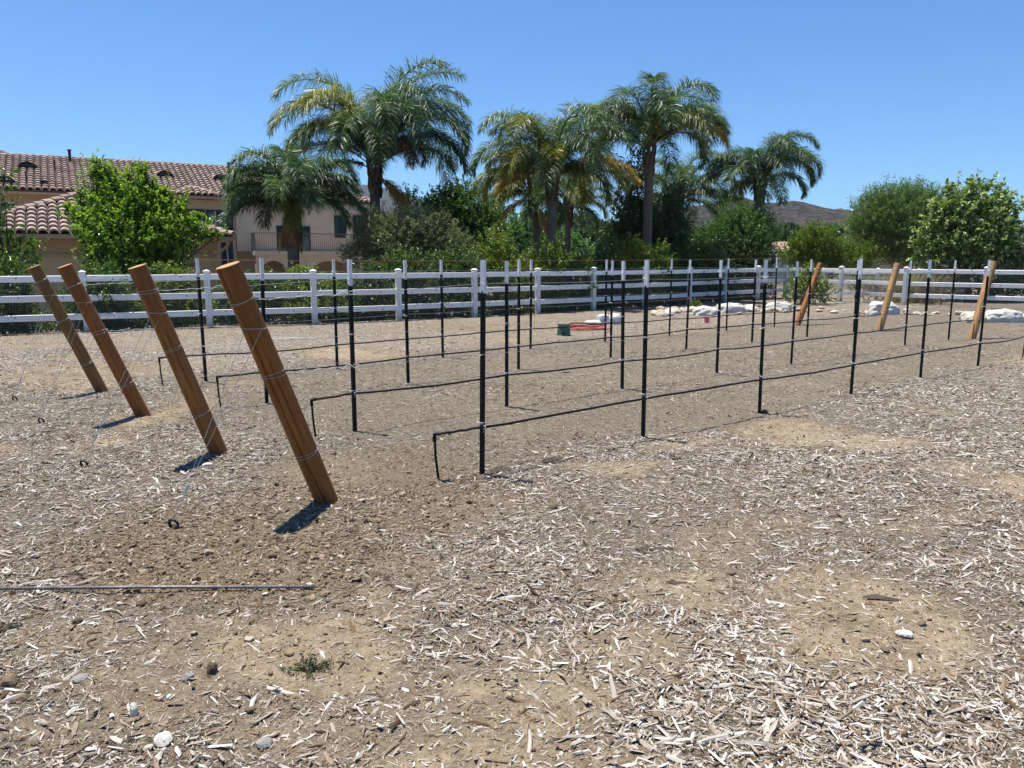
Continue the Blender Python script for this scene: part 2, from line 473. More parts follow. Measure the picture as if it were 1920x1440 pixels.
def ground_mat():
    m, nt, b = newmat('dirt_and_mulch')
    co = coords(nt, 'Object')
    def A(n):
        a = nt.nodes.new('ShaderNodeAttribute'); a.attribute_name = n; return a.outputs['Fac']
    big = noise(nt, 0.9, 5, 0.6, co); fine = noise(nt, 38, 6, 0.7, co); mid = noise(nt, 7, 5, 0.65, co)
    vfine = noise(nt, 150, 4, 0.7, co)
    grit = mathn(nt, 'ADD', mathn(nt, 'MULTIPLY', fine, 0.5), mathn(nt, 'MULTIPLY', vfine, 0.5))
    tan = ramp(nt, grit, [(0.34, (0.22, 0.168, 0.105)), (0.5, (0.37, 0.295, 0.195)), (0.62, (0.46, 0.38, 0.268))])
    brown = ramp(nt, grit, [(0.36, (0.09, 0.066, 0.042)), (0.5, (0.195, 0.152, 0.102)), (0.62, (0.31, 0.255, 0.182))])
    dirt = mixc(nt, mathn(nt, 'ADD', ramp(nt, mid, [(0.38, (0, 0, 0)), (0.62, (0.7, 0.7, 0.7))]), A('bare'), True), brown, tan)
    soil = ramp(nt, grit, [(0.36, (0.09, 0.066, 0.040)), (0.5, (0.205, 0.158, 0.10)), (0.62, (0.32, 0.256, 0.172))])
    vor = nt.nodes.new('ShaderNodeTexVoronoi'); vor.inputs['Scale'].default_value = 62
    nt.links.new(coords(nt, 'Object', (1.0, 2.4, 1)), vor.inputs['Vector'])
    fl = ramp(nt, vor.outputs['Color'], [(0.5, (0, 0, 0)), (0.78, (1, 1, 1))])
    mul = ramp(nt, grit, [(0.38, (0.042, 0.032, 0.023)), (0.5, (0.132, 0.106, 0.078)), (0.62, (0.27, 0.23, 0.178))])
    sepd = nt.nodes.new('ShaderNodeSeparateXYZ'); nt.links.new(co, sepd.inputs[0])
    away = mathn(nt, 'MULTIPLY', mathn(nt, 'SUBTRACT', sepd.outputs['Y'], 5.0), 0.14, True)      # single chips thin out with distance, flecks stand in for them
    mul = mixc(nt, mathn(nt, 'MULTIPLY', fl, mathn(nt, 'ADD', 0.25, mathn(nt, 'MULTIPLY', away, 0.6))), mul, (0.47, 0.425, 0.355))
    vine = ramp(nt, grit, [(0.38, (0.055, 0.043, 0.030)), (0.5, (0.165, 0.135, 0.098)), (0.62, (0.30, 0.255, 0.195))])
    vine = mixc(nt, mathn(nt, 'MULTIPLY', fl, mathn(nt, 'ADD', 0.2, mathn(nt, 'MULTIPLY', away, 0.25))), vine, (0.42, 0.37, 0.295))
    c = mixc(nt, A('vine'), mul, vine)
    c = mixc(nt, mathn(nt, 'MULTIPLY', A('clod'), 0.85), c, soil)
    c = mixc(nt, mathn(nt, 'MULTIPLY', A('pale'), 0.8), c, mixc(nt, fl, (0.235, 0.185, 0.135), (0.46, 0.41, 0.35)))
    v2 = nt.nodes.new('ShaderNodeTexVoronoi'); v2.inputs['Scale'].default_value = 19
    nt.links.new(coords(nt, 'Object', (1.0, 1.5, 1)), v2.inputs['Vector'])
    cl = noise(nt, 14, 3, 0.6, co)
    c = mixc(nt, mathn(nt, 'MULTIPLY', ramp(nt, v2.outputs['Color'], [(0.66, (0, 0, 0)), (0.84, (1, 1, 1))]), mathn(nt, 'MULTIPLY', away, 0.5)), c, (0.47, 0.42, 0.345))
    c = mixc(nt, mathn(nt, 'MULTIPLY', ramp(nt, cl, [(0.34, (1, 1, 1)), (0.46, (0, 0, 0))]), mathn(nt, 'MULTIPLY', away, 0.55)), c, (0.075, 0.055, 0.038))
    f = mathn(nt, 'SUBTRACT', 1.12, mathn(nt, 'ADD', A('mulch'), mathn(nt, 'MULTIPLY', mid, 0.4)), True)
    c = mixc(nt, mathn(nt, 'MULTIPLY', mathn(nt, 'MULTIPLY', f, 1.7, True), mathn(nt, 'SUBTRACT', 1.0, mathn(nt, 'MULTIPLY', A('vine'), 0.6))), c, dirt)
    c = mixc(nt, mathn(nt, 'MULTIPLY', mathn(nt, 'SUBTRACT', big, 0.45, True), 1.4, True), c, mixc(nt, 0.5, c, (0.17, 0.11, 0.07)))
    # far land beyond the fence: dry brush
    sep = nt.nodes.new('ShaderNodeSeparateXYZ'); nt.links.new(co, sep.inputs[0])
    farf = mathn(nt, 'MULTIPLY', mathn(nt, 'SUBTRACT', sep.outputs['Y'], 48.0), 0.03, True)
    brush = ramp(nt, noise(nt, 0.12, 6, 0.7, co), [(0.4, (0.03, 0.045, 0.02)), (0.55, (0.075, 0.08, 0.04)), (0.7, (0.19, 0.15, 0.09))])
    c = mixc(nt, farf, c, brush)
    nt.links.new(c, b.inputs['Base Color'])
    b.inputs['Roughness'].default_value = 0.95; b.inputs['Specular IOR Level'].default_value = 0.15
    h = mathn(nt, 'ADD', mathn(nt, 'MULTIPLY', fine, 0.6), mathn(nt, 'ADD', mathn(nt, 'MULTIPLY', mid, 0.5), mathn(nt, 'MULTIPLY', fl, 0.4)))
    h = mathn(nt, 'ADD', h, mathn(nt, 'MULTIPLY', vfine, 0.35))
    bump(nt, b, h, 1.0, 0.028)
    return m
ground = tag(link('ground', gme, ground_mat()), kind='structure')

# ---- instanced ground cover
def rock_mesh(name, seed, sub=2, rough=0.35, flat=0.65):
    import bmesh
    bm = bmesh.new(); bmesh.ops.create_icosphere(bm, subdivisions=sub, radius=1.0)
    r = random.Random(seed)
    planes = [(Vector((r.gauss(0, 1), r.gauss(0, 1), r.gauss(0, 1))).normalized(), r.uniform(0.6, 0.9)) for _ in range(9)]
    for v in bm.verts:
        for n, dd in planes:
            e = v.co.dot(n) - dd
            if e > 0: v.co -= n * e * 0.85
        v.co *= 1 + r.uniform(-rough, rough) * 0.16
        v.co.z *= flat
    me = bpy.data.meshes.new(name); bm.to_mesh(me); bm.free()
    me.polygons.foreach_set('use_smooth', [False] * len(me.polygons))
    return me

def chip_mesh(name, seed):
    """a splintered sliver of wood, unit length along x: ragged ends, slight bend and wedge"""
    r = random.Random(seed); n = 3
    vs = []; fs = []
    bend = r.uniform(-0.06, 0.06); w = 0.5
    for i in range(n + 1):
        t = i / n; x = t - 0.5
        wi = w * (1.0 - (0.75 if r.random() < .35 else 0.22) * abs(2 * t - 1) ** 3 * r.uniform(0.3, 1.2)) * r.uniform(0.75, 1.1)
        off = bend * math.cos(x * 3.1) + r.uniform(-0.05, 0.05)
        z = 0.3 * (1 - abs(2 * t - 1) * r.uniform(0.2, 0.9)); zz = r.uniform(-.1, .1)
        jx = r.uniform(-0.13, 0.13) * (1 if i in (0, n) else .3)
        vs += [(x + jx, off * 4 - wi, zz - 0.15), (x - jx, off * 4 + wi, zz - 0.15), (x + jx * .5, off * 4 + wi * r.uniform(-.3, .5), zz + z)]
    for i in range(n):
        a = 3 * i; c = a + 3
        fs += [(a, c, c + 2, a + 2), (a + 2, c + 2, c + 1, a + 1)]
    fs += [(0, 2, 1), (3 * n, 3 * n + 1, 3 * n + 2)]
    me = bpy.data.meshes.new(name); me.from_pydata(vs, [], fs); me.update()
    return me

def inst_mat(name, stops, rough=0.9, grain=True):
    m, nt, b = newmat(name)
    a = nt.nodes.new('ShaderNodeAttribute'); a.attribute_type = 'INSTANCER'; a.attribute_name = 'tint'
    c = ramp(nt, a.outputs['Fac'], stops)
    if grain:
        n = noise(nt, 4, 4, 0.6, coords(nt, 'Object', (1, 9, 3)))
        c = mixc(nt, mathn(nt, 'MULTIPLY', n, 0.55), c, mixc(nt, 1.0, c, (0.5, 0.44, 0.38), 'MULTIPLY'))
    nt.links.new(c, b.inputs['Base Color']); b.inputs['Roughness'].default_value = rough
    b.inputs['Specular IOR Level'].default_value = 0.2
    return m

def scatter(name, meshes, mat, pts, rots, scls, tint, label, cat):
    src = bpy.data.collections.new(name + '_shapes')
    for i, me in enumerate(meshes):
        me.materials.append(mat)
        o = bpy.data.objects.new('%s_shape_%02d' % (name, i), me); src.objects.link(o)
    n = len(pts)
    me = bpy.data.meshes.new(name)
    me.vertices.add(n); me.vertices.foreach_set('co', np.asarray(pts, np.float32).ravel())
    for an, typ, dat, key in (('rot', 'FLOAT_VECTOR', rots, 'vector'), ('scl', 'FLOAT_VECTOR', scls, 'vector'), ('tint', 'FLOAT', tint, 'value')):
        a = me.attributes.new(an, typ, 'POINT'); a.data.foreach_set(key, np.asarray(dat, np.float32).ravel())
    a = me.attributes.new('idx', 'INT', 'POINT'); a.data.foreach_set('value', rng.integers(0, len(meshes), n).astype(np.int32))
    me.update()
    o = link(name, me)
    ng = bpy.data.node_groups.new(name + '_nodes', 'GeometryNodeTree')
    ng.interface.new_socket('Geometry', in_out='INPUT', socket_type='NodeSocketGeometry')
    ng.interface.new_socket('Geometry', in_out='OUTPUT', socket_type='NodeSocketGeometry')
    N = ng.nodes; L = ng.links
    gi = N.new('NodeGroupInput'); go = N.new('NodeGroupOutput')
    ci = N.new('GeometryNodeCollectionInfo'); ci.inputs['Collection'].default_value = src
    ci.inputs['Separate Children'].default_value = True; ci.inputs['Reset Children'].default_value = True
    ip = N.new('GeometryNodeInstanceOnPoints'); ip.inputs['Pick Instance'].default_value = True
    def attr(nm, t):
        x = N.new('GeometryNodeInputNamedAttribute'); x.data_type = t; x.inputs['Name'].default_value = nm; return x.outputs['Attribute']
    e2r = N.new('FunctionNodeEulerToRotation')
    L.new(attr('rot', 'FLOAT_VECTOR'), e2r.inputs[0])
    m2p = N.new('GeometryNodeMeshToPoints')
    L.new(gi.outputs[0], m2p.inputs['Mesh'])
    L.new(m2p.outputs[0], ip.inputs['Points']); L.new(ci.outputs[0], ip.inputs['Instance'])
    L.new(attr('idx', 'INT'), ip.inputs['Instance Index'])
    L.new(e2r.outputs[0], ip.inputs['Rotation']); L.new(attr('scl', 'FLOAT_VECTOR'), ip.inputs['Scale'])
    L.new(ip.outputs[0], go.inputs[0])
    md = o.modifiers.new('scatter', 'NODES'); md.node_group = ng
    tag(o, label, cat, kind='stuff')
    return o

def cand(y0, y1, dens, margin=1.3):
    n = int((y1 - y0) * (0.74 * (y1 + y0) + 2 * margin) * dens)
    y = np.sqrt(rng.uniform(0, 1, int(n * 1.5)) * ((y1 + 2) ** 2 - (y0 + 2) ** 2) + (y0 + 2) ** 2) - 2
    w = 0.74 * y + margin
    x = rng.uniform(-1, 1, len(y)) * (0.74 * y1 + margin)
    keep = np.abs(x) < w
    return x[keep][:n], y[keep][:n]

def chip_layer(name, bands, med, sig, lo, hi, ratio, label, seed0, stack, floor, vin_keep, clod_keep):
    xs, ys = [], []
    for y0, y1, dn in bands:
        a, b_ = cand(y0, y1, dn); xs.append(a); ys.append(b_)
    x = np.concatenate(xs); y = np.concatenate(ys)
    mul, vin, clod, pale = masks(x, y)
    thick = np.clip(fbm(x * 0.9, y * 0.9, 71, 3) * 2.4 - 0.25, 0.34, 1.0)
    dens = (floor + (1 - floor) * mul ** 1.4 * thick) * (1 - (1 - clod_keep) * clod) * (1 - (1 - vin_keep) * vin)
    keep = (rng.uniform(0, 1, len(x)) < dens) & (behind_fence(x, y) < 0.3)
    x, y, vin, clod, mul, pale, thick = [q[keep] for q in (x, y, vin, clod, mul, pale, thick)]
    n = len(x)
    ln = np.clip(rng.lognormal(math.log(med), sig, n), lo, hi) * (1 - 0.30 * vin) * (1 - 0.2 * clod)
    ppx, ppy = proj(x, y)
    coarse = np.clip(np.clip((ppx - 850) / 350, 0, 1) * np.clip((ppy - 1080) / 170, 0, 1) + 0.35 * np.clip((ppx - 1100) / 300, 0, 1) * (1 - vin), 0, 1) * thick
    ln = ln * np.where(y > 9, 1.35, 1.0) * (0.80 + 0.34 * coarse)
    wd = np.minimum(ln * np.clip(rng.lognormal(math.log(ratio), 0.38, n), 0.06, 0.5), 0.017)
    th = np.clip(wd * rng.uniform(0.4, 0.95, n), 0.0015, 0.011)
    z = hgt(x, y) + th * 0.25 + rng.uniform(0, 1, n) ** 2 * stack * thick * mul
    rots = np.c_[rng.normal(0, 0.45, n), rng.normal(0, 0.22, n), rng.uniform(0, 6.283, n)]
    tint = np.clip(rng.beta(1.6, 1.5, n) + 0.07 * coarse + 0.06 * pale - 0.16 * vin * rng.uniform(0, 1.3, n) - 0.2 * clod, 0, 1)
    return scatter(name, [chip_mesh('chip_%d' % i, seed0 + i) for i in range(10)],
                inst_mat(name + '_wood', [(0.0, (0.05, 0.032, 0.02)), (0.2, (0.165, 0.108, 0.062)), (0.4, (0.285, 0.228, 0.172)), (0.6, (0.395, 0.35, 0.298)), (0.8, (0.54, 0.505, 0.458)), (1.0, (0.70, 0.675, 0.632))]),
                np.c_[x, y, z], rots, np.c_[ln, wd, th], tint, label, 'mulch')
chip_layer('wood_chip_mulch', ((1.9, 4.2, 5600), (4.2, 7, 4800), (7, 10, 2500), (10, 14, 1100), (14, 20, 300), (20, 31, 100)), .026, .58, .010, .15, .175,
           'weathered pale wood chips scattered over the bare dirt', 100, .016, .11, .6, .42)
chip_layer('wood_fibre_mulch', ((1.9, 4.2, 11000), (4.2, 7, 8000), (7, 10, 3400), (10, 14, 1900), (14, 20, 800)), .0125, .40, .006, .03, .17,
           'fine shredded wood fibres between the larger chips', 150, .008, .22, .95, .6)
# crumbs of soil and small stones
x, y = [np.concatenate(q) for q in zip(cand(1.9, 5.2, 2600), cand(5.2, 9, 800), cand(9, 14, 120))]
mul, vin, clod, pale = masks(x, y)
keep = rng.uniform(0, 1, len(x)) < np.clip(0.16 + 0.5 * (1 - mul) * vnoise(x * 2, y * 2, 81) + 0.9 * clod, 0, 1)
x, y, clod = x[keep], y[keep], clod[keep]; n = len(x)
s = np.clip(rng.lognormal(math.log(0.0038), 0.55, n), 0.0016, 0.022) * (1 + 0.35 * clod)
sc = np.c_[s * rng.uniform(0.8, 1.4, n), s * rng.uniform(0.8, 1.3, n), s * rng.uniform(0.7, 1.1, n)]
scatter('soil_crumbs', [rock_mesh('crumb_%d' % i, 40 + i, 1) for i in range(5)],
        inst_mat('crumb_soil', [(0.0, (0.10, 0.07, 0.045)), (0.5, (0.21, 0.155, 0.10)), (0.85, (0.31, 0.24, 0.165)), (1.0, (0.45, 0.41, 0.35))], 0.95, False),
        np.c_[x, y, hgt(x, y) + s * 0.3], np.c_[rng.normal(0, .4, n), rng.normal(0, .4, n), rng.uniform(0, 6.28, n)], sc, rng.uniform(0, 1, n),
        'small crumbs of brown soil and grit on the ground', 'soil')

# ------------------------------------------------------------------ hills
def hill_mat(name, base, scrub, bare):
    m, nt, b = newmat(name)
    co = coords(nt, 'Object')
    n1 = noise(nt, 0.012, 7, 0.65, co); n2 = noise(nt, 0.11, 6, 0.75, co)
    c = ramp(nt, n2, [(0.44, scrub), (0.54, base), (0.72, tuple(x * 1.25 for x in base))])
    c = mixc(nt, ramp(nt, n1, [(0.56, (0, 0, 0)), (0.68, (0.8, 0.8, 0.8))]), c, bare)
    nt.links.new(c, b.inputs['Base Color']); b.inputs['Roughness'].default_value = 1.0
    b.inputs['Specular IOR Level'].default_value = 0.0
    bump(nt, b, n2, 1.0, 6.0)
    return m

def hill(name, prof, Yr, Yn, Yf, mat, seed, amp, basez=-9.0):
    """prof: skyline as (px, py) of the ridge standing Yr metres away"""
    pp = np.array(prof, float)
    k0, k1 = kx(pp[0, 0]), kx(pp[-1, 0])
    ks = np.linspace(k0, k1, 260)
    py = np.interp(ks, [kx(p) for p in pp[:, 0]], pp[:, 1])
    top = EYE + (487 - py) / 1460 * Yr
    ts = np.linspace(0, 1, 90)
    V = []
    for t in ts:
        Y = Yn + (Yf - Yn) * t
        tr = (Yr - Yn) / (Yf - Yn)
        sh = (t / tr) if t < tr else max(0.0, 1 - (t - tr) / (1 - tr))
        sh = sh * sh * (3 - 2 * sh) * 0.35 + sh * 0.65
        X = ks * Yr * (0.55 + 0.45 * Y / Yr)
        rid = 1 - np.abs(2 * fbm(X / amp / 7, np.full_like(X, Y) / amp / 9, seed, 5) / 0.97 - 1)
        z = basez + (top - basez) * sh + (rid - 0.75) * amp * (1 - sh ** 6) * min(1, sh * 4) + (fbm(X / 9, np.full_like(X, Y) / 9, seed + 5, 3) - .45) * amp * 0.12
        edge = np.clip(np.minimum(np.arange(260), np.arange(259, -1, -1)) / 18, 0, 1)
        z = basez - 2 + (z - basez + 2) * (edge if name != 'x' else 1)
        V.append(np.c_[X, np.full_like(X, Y), z])
    V = np.concatenate(V)
    a = (np.arange(89)[:, None] * 260 + np.arange(259)[None]).ravel()
    return tag(link(name, mesh_np(name, V, np.c_[a, a + 1, a + 261, a + 260], True), mat), kind='structure')

hill('brown_hills', [(760, 470), (900, 452), (1000, 440), (1100, 425), (1200, 408), (1290, 390), (1335, 383), (1352, 377), (1364, 371), (1385, 374), (1408, 382),
                     (1440, 384), (1462, 380), (1482, 379), (1505, 385), (1530, 391), (1552, 396), (1566, 393), (1576, 396), (1592, 402), (1640, 416), (1720, 426),
                     (1800, 432), (1870, 430), (1905, 424), (1940, 432), (2050, 440), (2200, 470)], 900, 430, 1300,
     hill_mat('chaparral', (0.078, 0.060, 0.054), (0.022, 0.026, 0.019), (0.15, 0.108, 0.08)), 3, 26)
hill('blue_hills', [(-500, 330), (-200, 300), (-60, 296), (0, 287), (14, 290), (25, 289), (40, 293), (90, 305), (200, 330), (350, 340), (440, 330), (480, 325), (560, 330), (640, 345),
                    (700, 352), (745, 360), (780, 372), (810, 382), (860, 392), (930, 415), (1050, 440), (1200, 470)], 2300, 1400, 2800,
     hill_mat('far_chaparral', (0.07, 0.06, 0.055), (0.03, 0.035, 0.028), (0.11, 0.088, 0.072)), 8, 60)

# ------------------------------------------------------------------ fences
def rail_between(a, b, z, name, parent, h=0.14, w=0.04, z_tilt=0.0):
    d = (b - a); L = d.length; ang = math.atan2(d.y, d.x)
    m = MB(); c = 0.008
    prof = [(-w / 2 + c, -h / 2), (w / 2 - c, -h / 2), (w / 2, -h / 2 + c), (w / 2, h / 2 - c), (w / 2 - c, h / 2), (-w / 2 + c, h / 2), (-w / 2, h / 2 - c), (-w / 2, -h / 2 + c)]
    n = len(prof); vs = [(0.0, p, q) for p, q in prof] + [(L, p, q) for p, q in prof]
    m.add(vs, [tuple(range(n)), tuple(reversed(range(n, 2 * n)))] + [((i + 1) % n, i, i + n, (i + 1) % n + n) for i in range(n)])
    o = m.build(name, M['vinyl'], parent)
    o.location = (a.x - parent.location.x, a.y - parent.location.y, z); o.rotation_euler = (0, z_tilt, ang)
    return o

def fence(pts, label, mesh_side, closed_mesh=True, H=1.33, rails=(1.19, 0.76, 0.345), skip_first=False):
    root = empty('rail_fence', pts[0]); tag(root, label, 'fence')
    hw = 0.064
    pm = MB(); pm.box(-hw, hw, -hw, hw, -0.4, H - 0.02)
    pme = pm.mesh('fence_post')
    cm = MB(); a = hw + 0.012
    cm.box(-a, a, -a, a, H - 0.02, H + 0.012)
    cm.add([(-a, -a, H + 0.012), (a, -a, H + 0.012), (a, a, H + 0.012), (-a, a, H + 0.012), (0, 0, H + 0.045)], [(0, 1, 4), (1, 2, 4), (2, 3, 4), (3, 0, 4)])
    cme = cm.mesh('post_cap')
    clip = MB().box(-0.013, 0.013, -0.026, -0.0205, -0.011, 0.011).mesh('mesh_clip')
    wires = MB()
    for i, p in enumerate(pts):
        if i == 0 and skip_first: continue
        d = (pts[min(i + 1, len(pts) - 1)] - pts[max(i - 1, 0)]); ang = math.atan2(d.y, d.x)
        po = link('fence_post', pme, M['vinylpost'], root)
        po.location = p - pts[0] + Vector((0, 0, random.uniform(-0.012, 0.012)))
        po.rotation_euler = (random.uniform(-.006, .006), random.uniform(-.006, .006), ang)
        link('post_cap', cme, M['vinyl'], po)
    for i in range(len(pts) - 1):
        a, b = pts[i], pts[i + 1]; d = (b - a).normalized()
        A, B = a + d * (hw + .002), b - d * (hw + .002)
        for z in rails:
            ro = rail_between(A, B, z + random.uniform(-.008, .008), 'rail', root)
            L = (B - A).length
            for t in (0.18, 0.5, 0.82):
                c = link('mesh_clip', clip, M['iron'], ro)
                c.location = (L * (t + random.uniform(-.06, .06)), 0 if mesh_side < 0 else 0.047, random.uniform(-0.03, 0.03))
        # welded wire mesh on the garden side
        nrm = Vector((-d.y, d.x, 0)) * mesh_side
        off = nrm * 0.071
        a2, b2 = a - pts[0] + off, b - pts[0] + off; L = (b2 - a2).length
        r = 0.0013
        e = nrm * r
        def strip(p, q, wv):
            wires.add([p - wv, p + wv, q + wv, q - wv], [(0, 1, 2, 3)])
            wires.add([p - e, p + e, q + e, q - e], [(0, 1, 2, 3)])
        nv = int(L / 0.05)
        for j in range(nv + 1):
            p = a2.lerp(b2, j / nv); bend = nrm * random.uniform(-.003, .003)
            strip(p + bend + Vector((0, 0, 0.03)), p + Vector((0, 0, 1.13)), d * r)
        for j in range(23):
            zz = Vector((0, 0, 0.03 + j * 0.05))
            strip(a2 + zz, b2 + zz, Vector((0, 0, r)))
    w = wires.build('wire_mesh', M['mesh'], root)
    w['kind'] = 'stuff'
    return root
fence(FENCE, 'long white three-rail vinyl fence with wire mesh running in front of the hedge', -1)
fence(SIDE, 'white three-rail fence on the right running towards the camera from the corner', -1, skip_first=True)
NB = [Vector((13.2, 33.0, -.1)), Vector((14.6, 31.0, -.1)), Vector((16.6, 31.6, -.1)), Vector((18.9, 32.2, -.1))]
fence(NB, 'second white rail fence seen through the right fence, behind the bare bushes', -1)

# ------------------------------------------------------------------ trellis rows
ROWS = {
 'A': [(-0.23, 5.66), (1.20, 6.89), (2.63, 8.02), (4.12, 9.21), (5.62, 10.46), (7.06, 11.55)],
 'B': [(-1.50, 7.14), (-0.06, 8.35), (1.37, 9.48), (2.89, 10.75), (4.34, 11.85), (5.88, 13.12), (7.40, 14.42), (8.84, 15.52)],
 'C': [(-2.77, 8.51), (-1.36, 9.88), (0.09, 11.18), (1.61, 12.47), (3.14, 13.80), (4.70, 15.02), (6.19, 16.10), (7.72, 17.35)],
 'D': [(-4.07, 10.08), (-2.60, 11.29), (-1.15, 12.61), (0.33, 13.92), (1.84, 15.18), (3.35, 16.34), (4.90, 17.54), (6.35, 18.60)]}
ROWNAME = {'A': 'nearest', 'B': 'second nearest', 'C': 'third nearest', 'D': 'farthest'}
ORD = ['first', 'second', 'third', 'fourth', 'fifth', 'sixth', 'seventh', 'eighth']
TOPZ = {'A': [1.60, 1.60, 1.60, 1.615, 1.60, 1.595], 'B': [1.605, 1.585, 1.585, 1.595, 1.575, 1.59, 1.585, 1.585],
        'C': [1.62, 1.595, 1.60, 1.59, 1.60, 1.60, 1.60, 1.59], 'D': [1.62, 1.60, 1.60, 1.605, 1.605, 1.62, 1.63, 1.66]}
RANG = math.atan2(RD.y, RD.x)
# T profile: flange faces along the row towards the left end
def t_profile(g=0.0):
    f, w, t = 0.0172 + g, 0.032 + g, 0.0026 + g
    return [(-t - .004, -f), (t - .004, -f), (t - .004, -t), (w, -t), (w, t), (t - .004, t), (t - .004, f), (-t - .004, f)]
tp_body = MB().prism(t_profile(), -0.35, 1.38).mesh('steel_section')
tp_top = MB().prism(t_profile(0.0012), 1.36, 1.603).mesh('white_tip')
st = MB()
for i in range(26):
    z0 = 0.06 + i * 0.052
    st.box(-0.0115, -0.0066, -0.006, 0.006, z0, z0 + 0.014)
tp_stud = st.mesh('studs')
tp_clip = MB().torus((0.012, 0, 0), (0.15, 0.1, 1), 0.027, 0.0028, 12, 5).mesh('wire_clip')
WIRE_Z = (1.43, 0.91, 0.385)
for rk, pts in ROWS.items():
    for i, (px_, py_) in enumerate(pts):
        gz0 = float(hgt(px_, py_))
        o = empty('t_post', (px_, py_, 0), RANG + random.uniform(-.25, .25))
        where = ORD[i] + ' from the left'
        tag(o, '%s dark metal stake with white tip in the %s trellis row' % (where, ROWNAME[rk]), 'stake', 'metal stakes of the trellis rows')
        o.rotation_euler.x = random.gauss(0, .007); o.rotation_euler.y = random.gauss(0, .007)
        s = TOPZ[rk][i] / 1.603
        b = link('steel_section', tp_body, M['tpost'], o); b.scale.z = s
        b = link('white_tip', tp_top, M['ttop'], o); b.scale.z = s
        tl = random.uniform(0.0, 0.06)
        b.location.z = tl * 0
        b = link('studs', tp_stud, M['tpost'], o); b.scale.z = s
        for z in WIRE_Z[:3]:
            c = link('wire_clip', tp_clip, M['tie'], o); c.location = (0, 0, z + random.uniform(-.012, .012)); c.rotation_euler = (random.uniform(-.3, .3), random.uniform(-.3, .3), random.uniform(0, 6))

# leaning end logs
def end_log(base, top, r, mat, name_label, seed, crack=False):
    base = Vector(base); top = Vector(top); ax = (top - base).normalized(); L = (top - base).length
    rr = random.Random(seed); seg, nz = 40, 26
    below = 0.35
    vs = []
    # columns are laid out from the main split: three close columns form each groove
    splits = crack or []
    offs = [0.0] + [o_ for (o_, _, _, _) in splits[1:]]
    cols = []
    for o_ in offs: cols += [(o_ - .065, 0), (o_ - .018, 1 + offs.index(o_)), (o_ + .018, 1 + offs.index(o_)), (o_ + .065, 0)]
    for j in range(36):
        a = 2 * math.pi * j / 36
        if all(abs((a - o_ + math.pi) % (2 * math.pi) - math.pi) > .11 for o_ in offs): cols.append((a, 0))
    cols.sort(key=lambda c: c[0] % (2 * math.pi))
    seg = len(cols)
    th0 = splits[0][0] if splits else 4.7
    for i in range(nz + 1):
        t = i / nz; s = -below + (L + below) * t
        rad = r * (1.04 - 0.07 * t)
        spin = th0 + (0.75 * (1 - t) + .05 * math.sin(t * 11) if splits and splits[0][3] > .015 else .25 * (1 - t) + .06 * math.sin(t * 7))
        for (ca_, g_) in cols:
            a = ca_ + spin
            rj = rad * (1 + 0.018 * math.sin(2 * a + seed) + 0.012 * math.sin(3 * a + t * 4 + seed * 2) + 0.006 * math.sin(5 * a - t * 9))
            if g_ and splits:
                _, t0, t1, dp = splits[g_ - 1]
                if t0 <= t <= t1: rj -= dp * min(1, (t1 - t) * 6 + (1 if t1 >= 1 else 0), (t - t0) * 6 + .1)
            vs.append((rj * math.cos(a), rj * math.sin(a), s))
    fs = [(i * seg + j, i * seg + (j + 1) % seg, (i + 1) * seg + (j + 1) % seg, (i + 1) * seg + j) for i in range(nz) for j in range(seg)]
    root = empty('end_post', base); root.rotation_mode = 'QUATERNION'
    root.rotation_quaternion = Vector((0, 0, 1)).rotation_difference(ax)
    me = bpy.data.meshes.new('log'); me.from_pydata(vs, [], fs); me.polygons.foreach_set('use_smooth', [True] * len(fs)); me.update()
    link('log', me, mat, root)
    e = nz * seg
    cap = [(v[0] * .985, v[1] * .985, v[2] + .003) for v in vs[e:e + seg]]
    cm = bpy.data.meshes.new('sawn_end'); cm.from_pydata([(0, 0, L + .004)] + vs[e:e + seg] + cap, [], [(0, 1 + seg + j, 1 + seg + (j + 1) % seg) for j in range(seg)] + [(1 + j, 1 + (j + 1) % seg, 1 + seg + (j + 1) % seg, 1 + seg + j) for j in range(seg)]); cm.update()
    link('sawn_end', cm, M['endgrain'], root)
    tag(root, name_label, 'post', 'leaning timber end posts')
    return base, ax, L, r

LEAN = 0.34
def top_of(base, px, py, s):
    """top of a log leaning along the row: slide along RD until it is seen at px"""
    bx, by = base[0], base[1]; k = kx(px, py)
    L = (bx - k * by) / (s * -1 * (RD.x - k * RD.y)) if False else (k * by - bx) / (RD.x - k * RD.y)
    p = Vector((bx + RD.x * L, by + RD.y * L, 0)); p.z = at(px, py, p.y).z
    return p
LOGS = {}
logspec = [('A', (-1.235, 4.95), (427, 498), 0.073, 'log0', 'nearest and thickest leaning amber log post, split down its length', [(4.25, .0, 1, .036), (.62, .35, .80, .007)]),
           ('B', (-2.47, 6.30), (257, 500), 0.072, 'log1', 'leaning log post with dark streaks, second nearest on the left', [(5.25, .52, .80, .009)]),
           ('C', (-3.82, 7.82), (121, 499), 0.070, 'log2', 'reddish leaning log post, third nearest on the left', [(4.6, .2, .5, .008)]),
           ('D', (-5.07, 9.37), (64, 500), 0.068, 'log3', 'olive-brown leaning log post, leftmost and farthest of the left four', [(4.9, .3, .9, .010)])]
for rk, b, t, r, mt, lab, cr in logspec:
    LOGS[rk + 'l'] = end_log((b[0], b[1], 0), top_of(b, t[0], t[1], 1), r, M[mt], lab, ord(rk), cr)
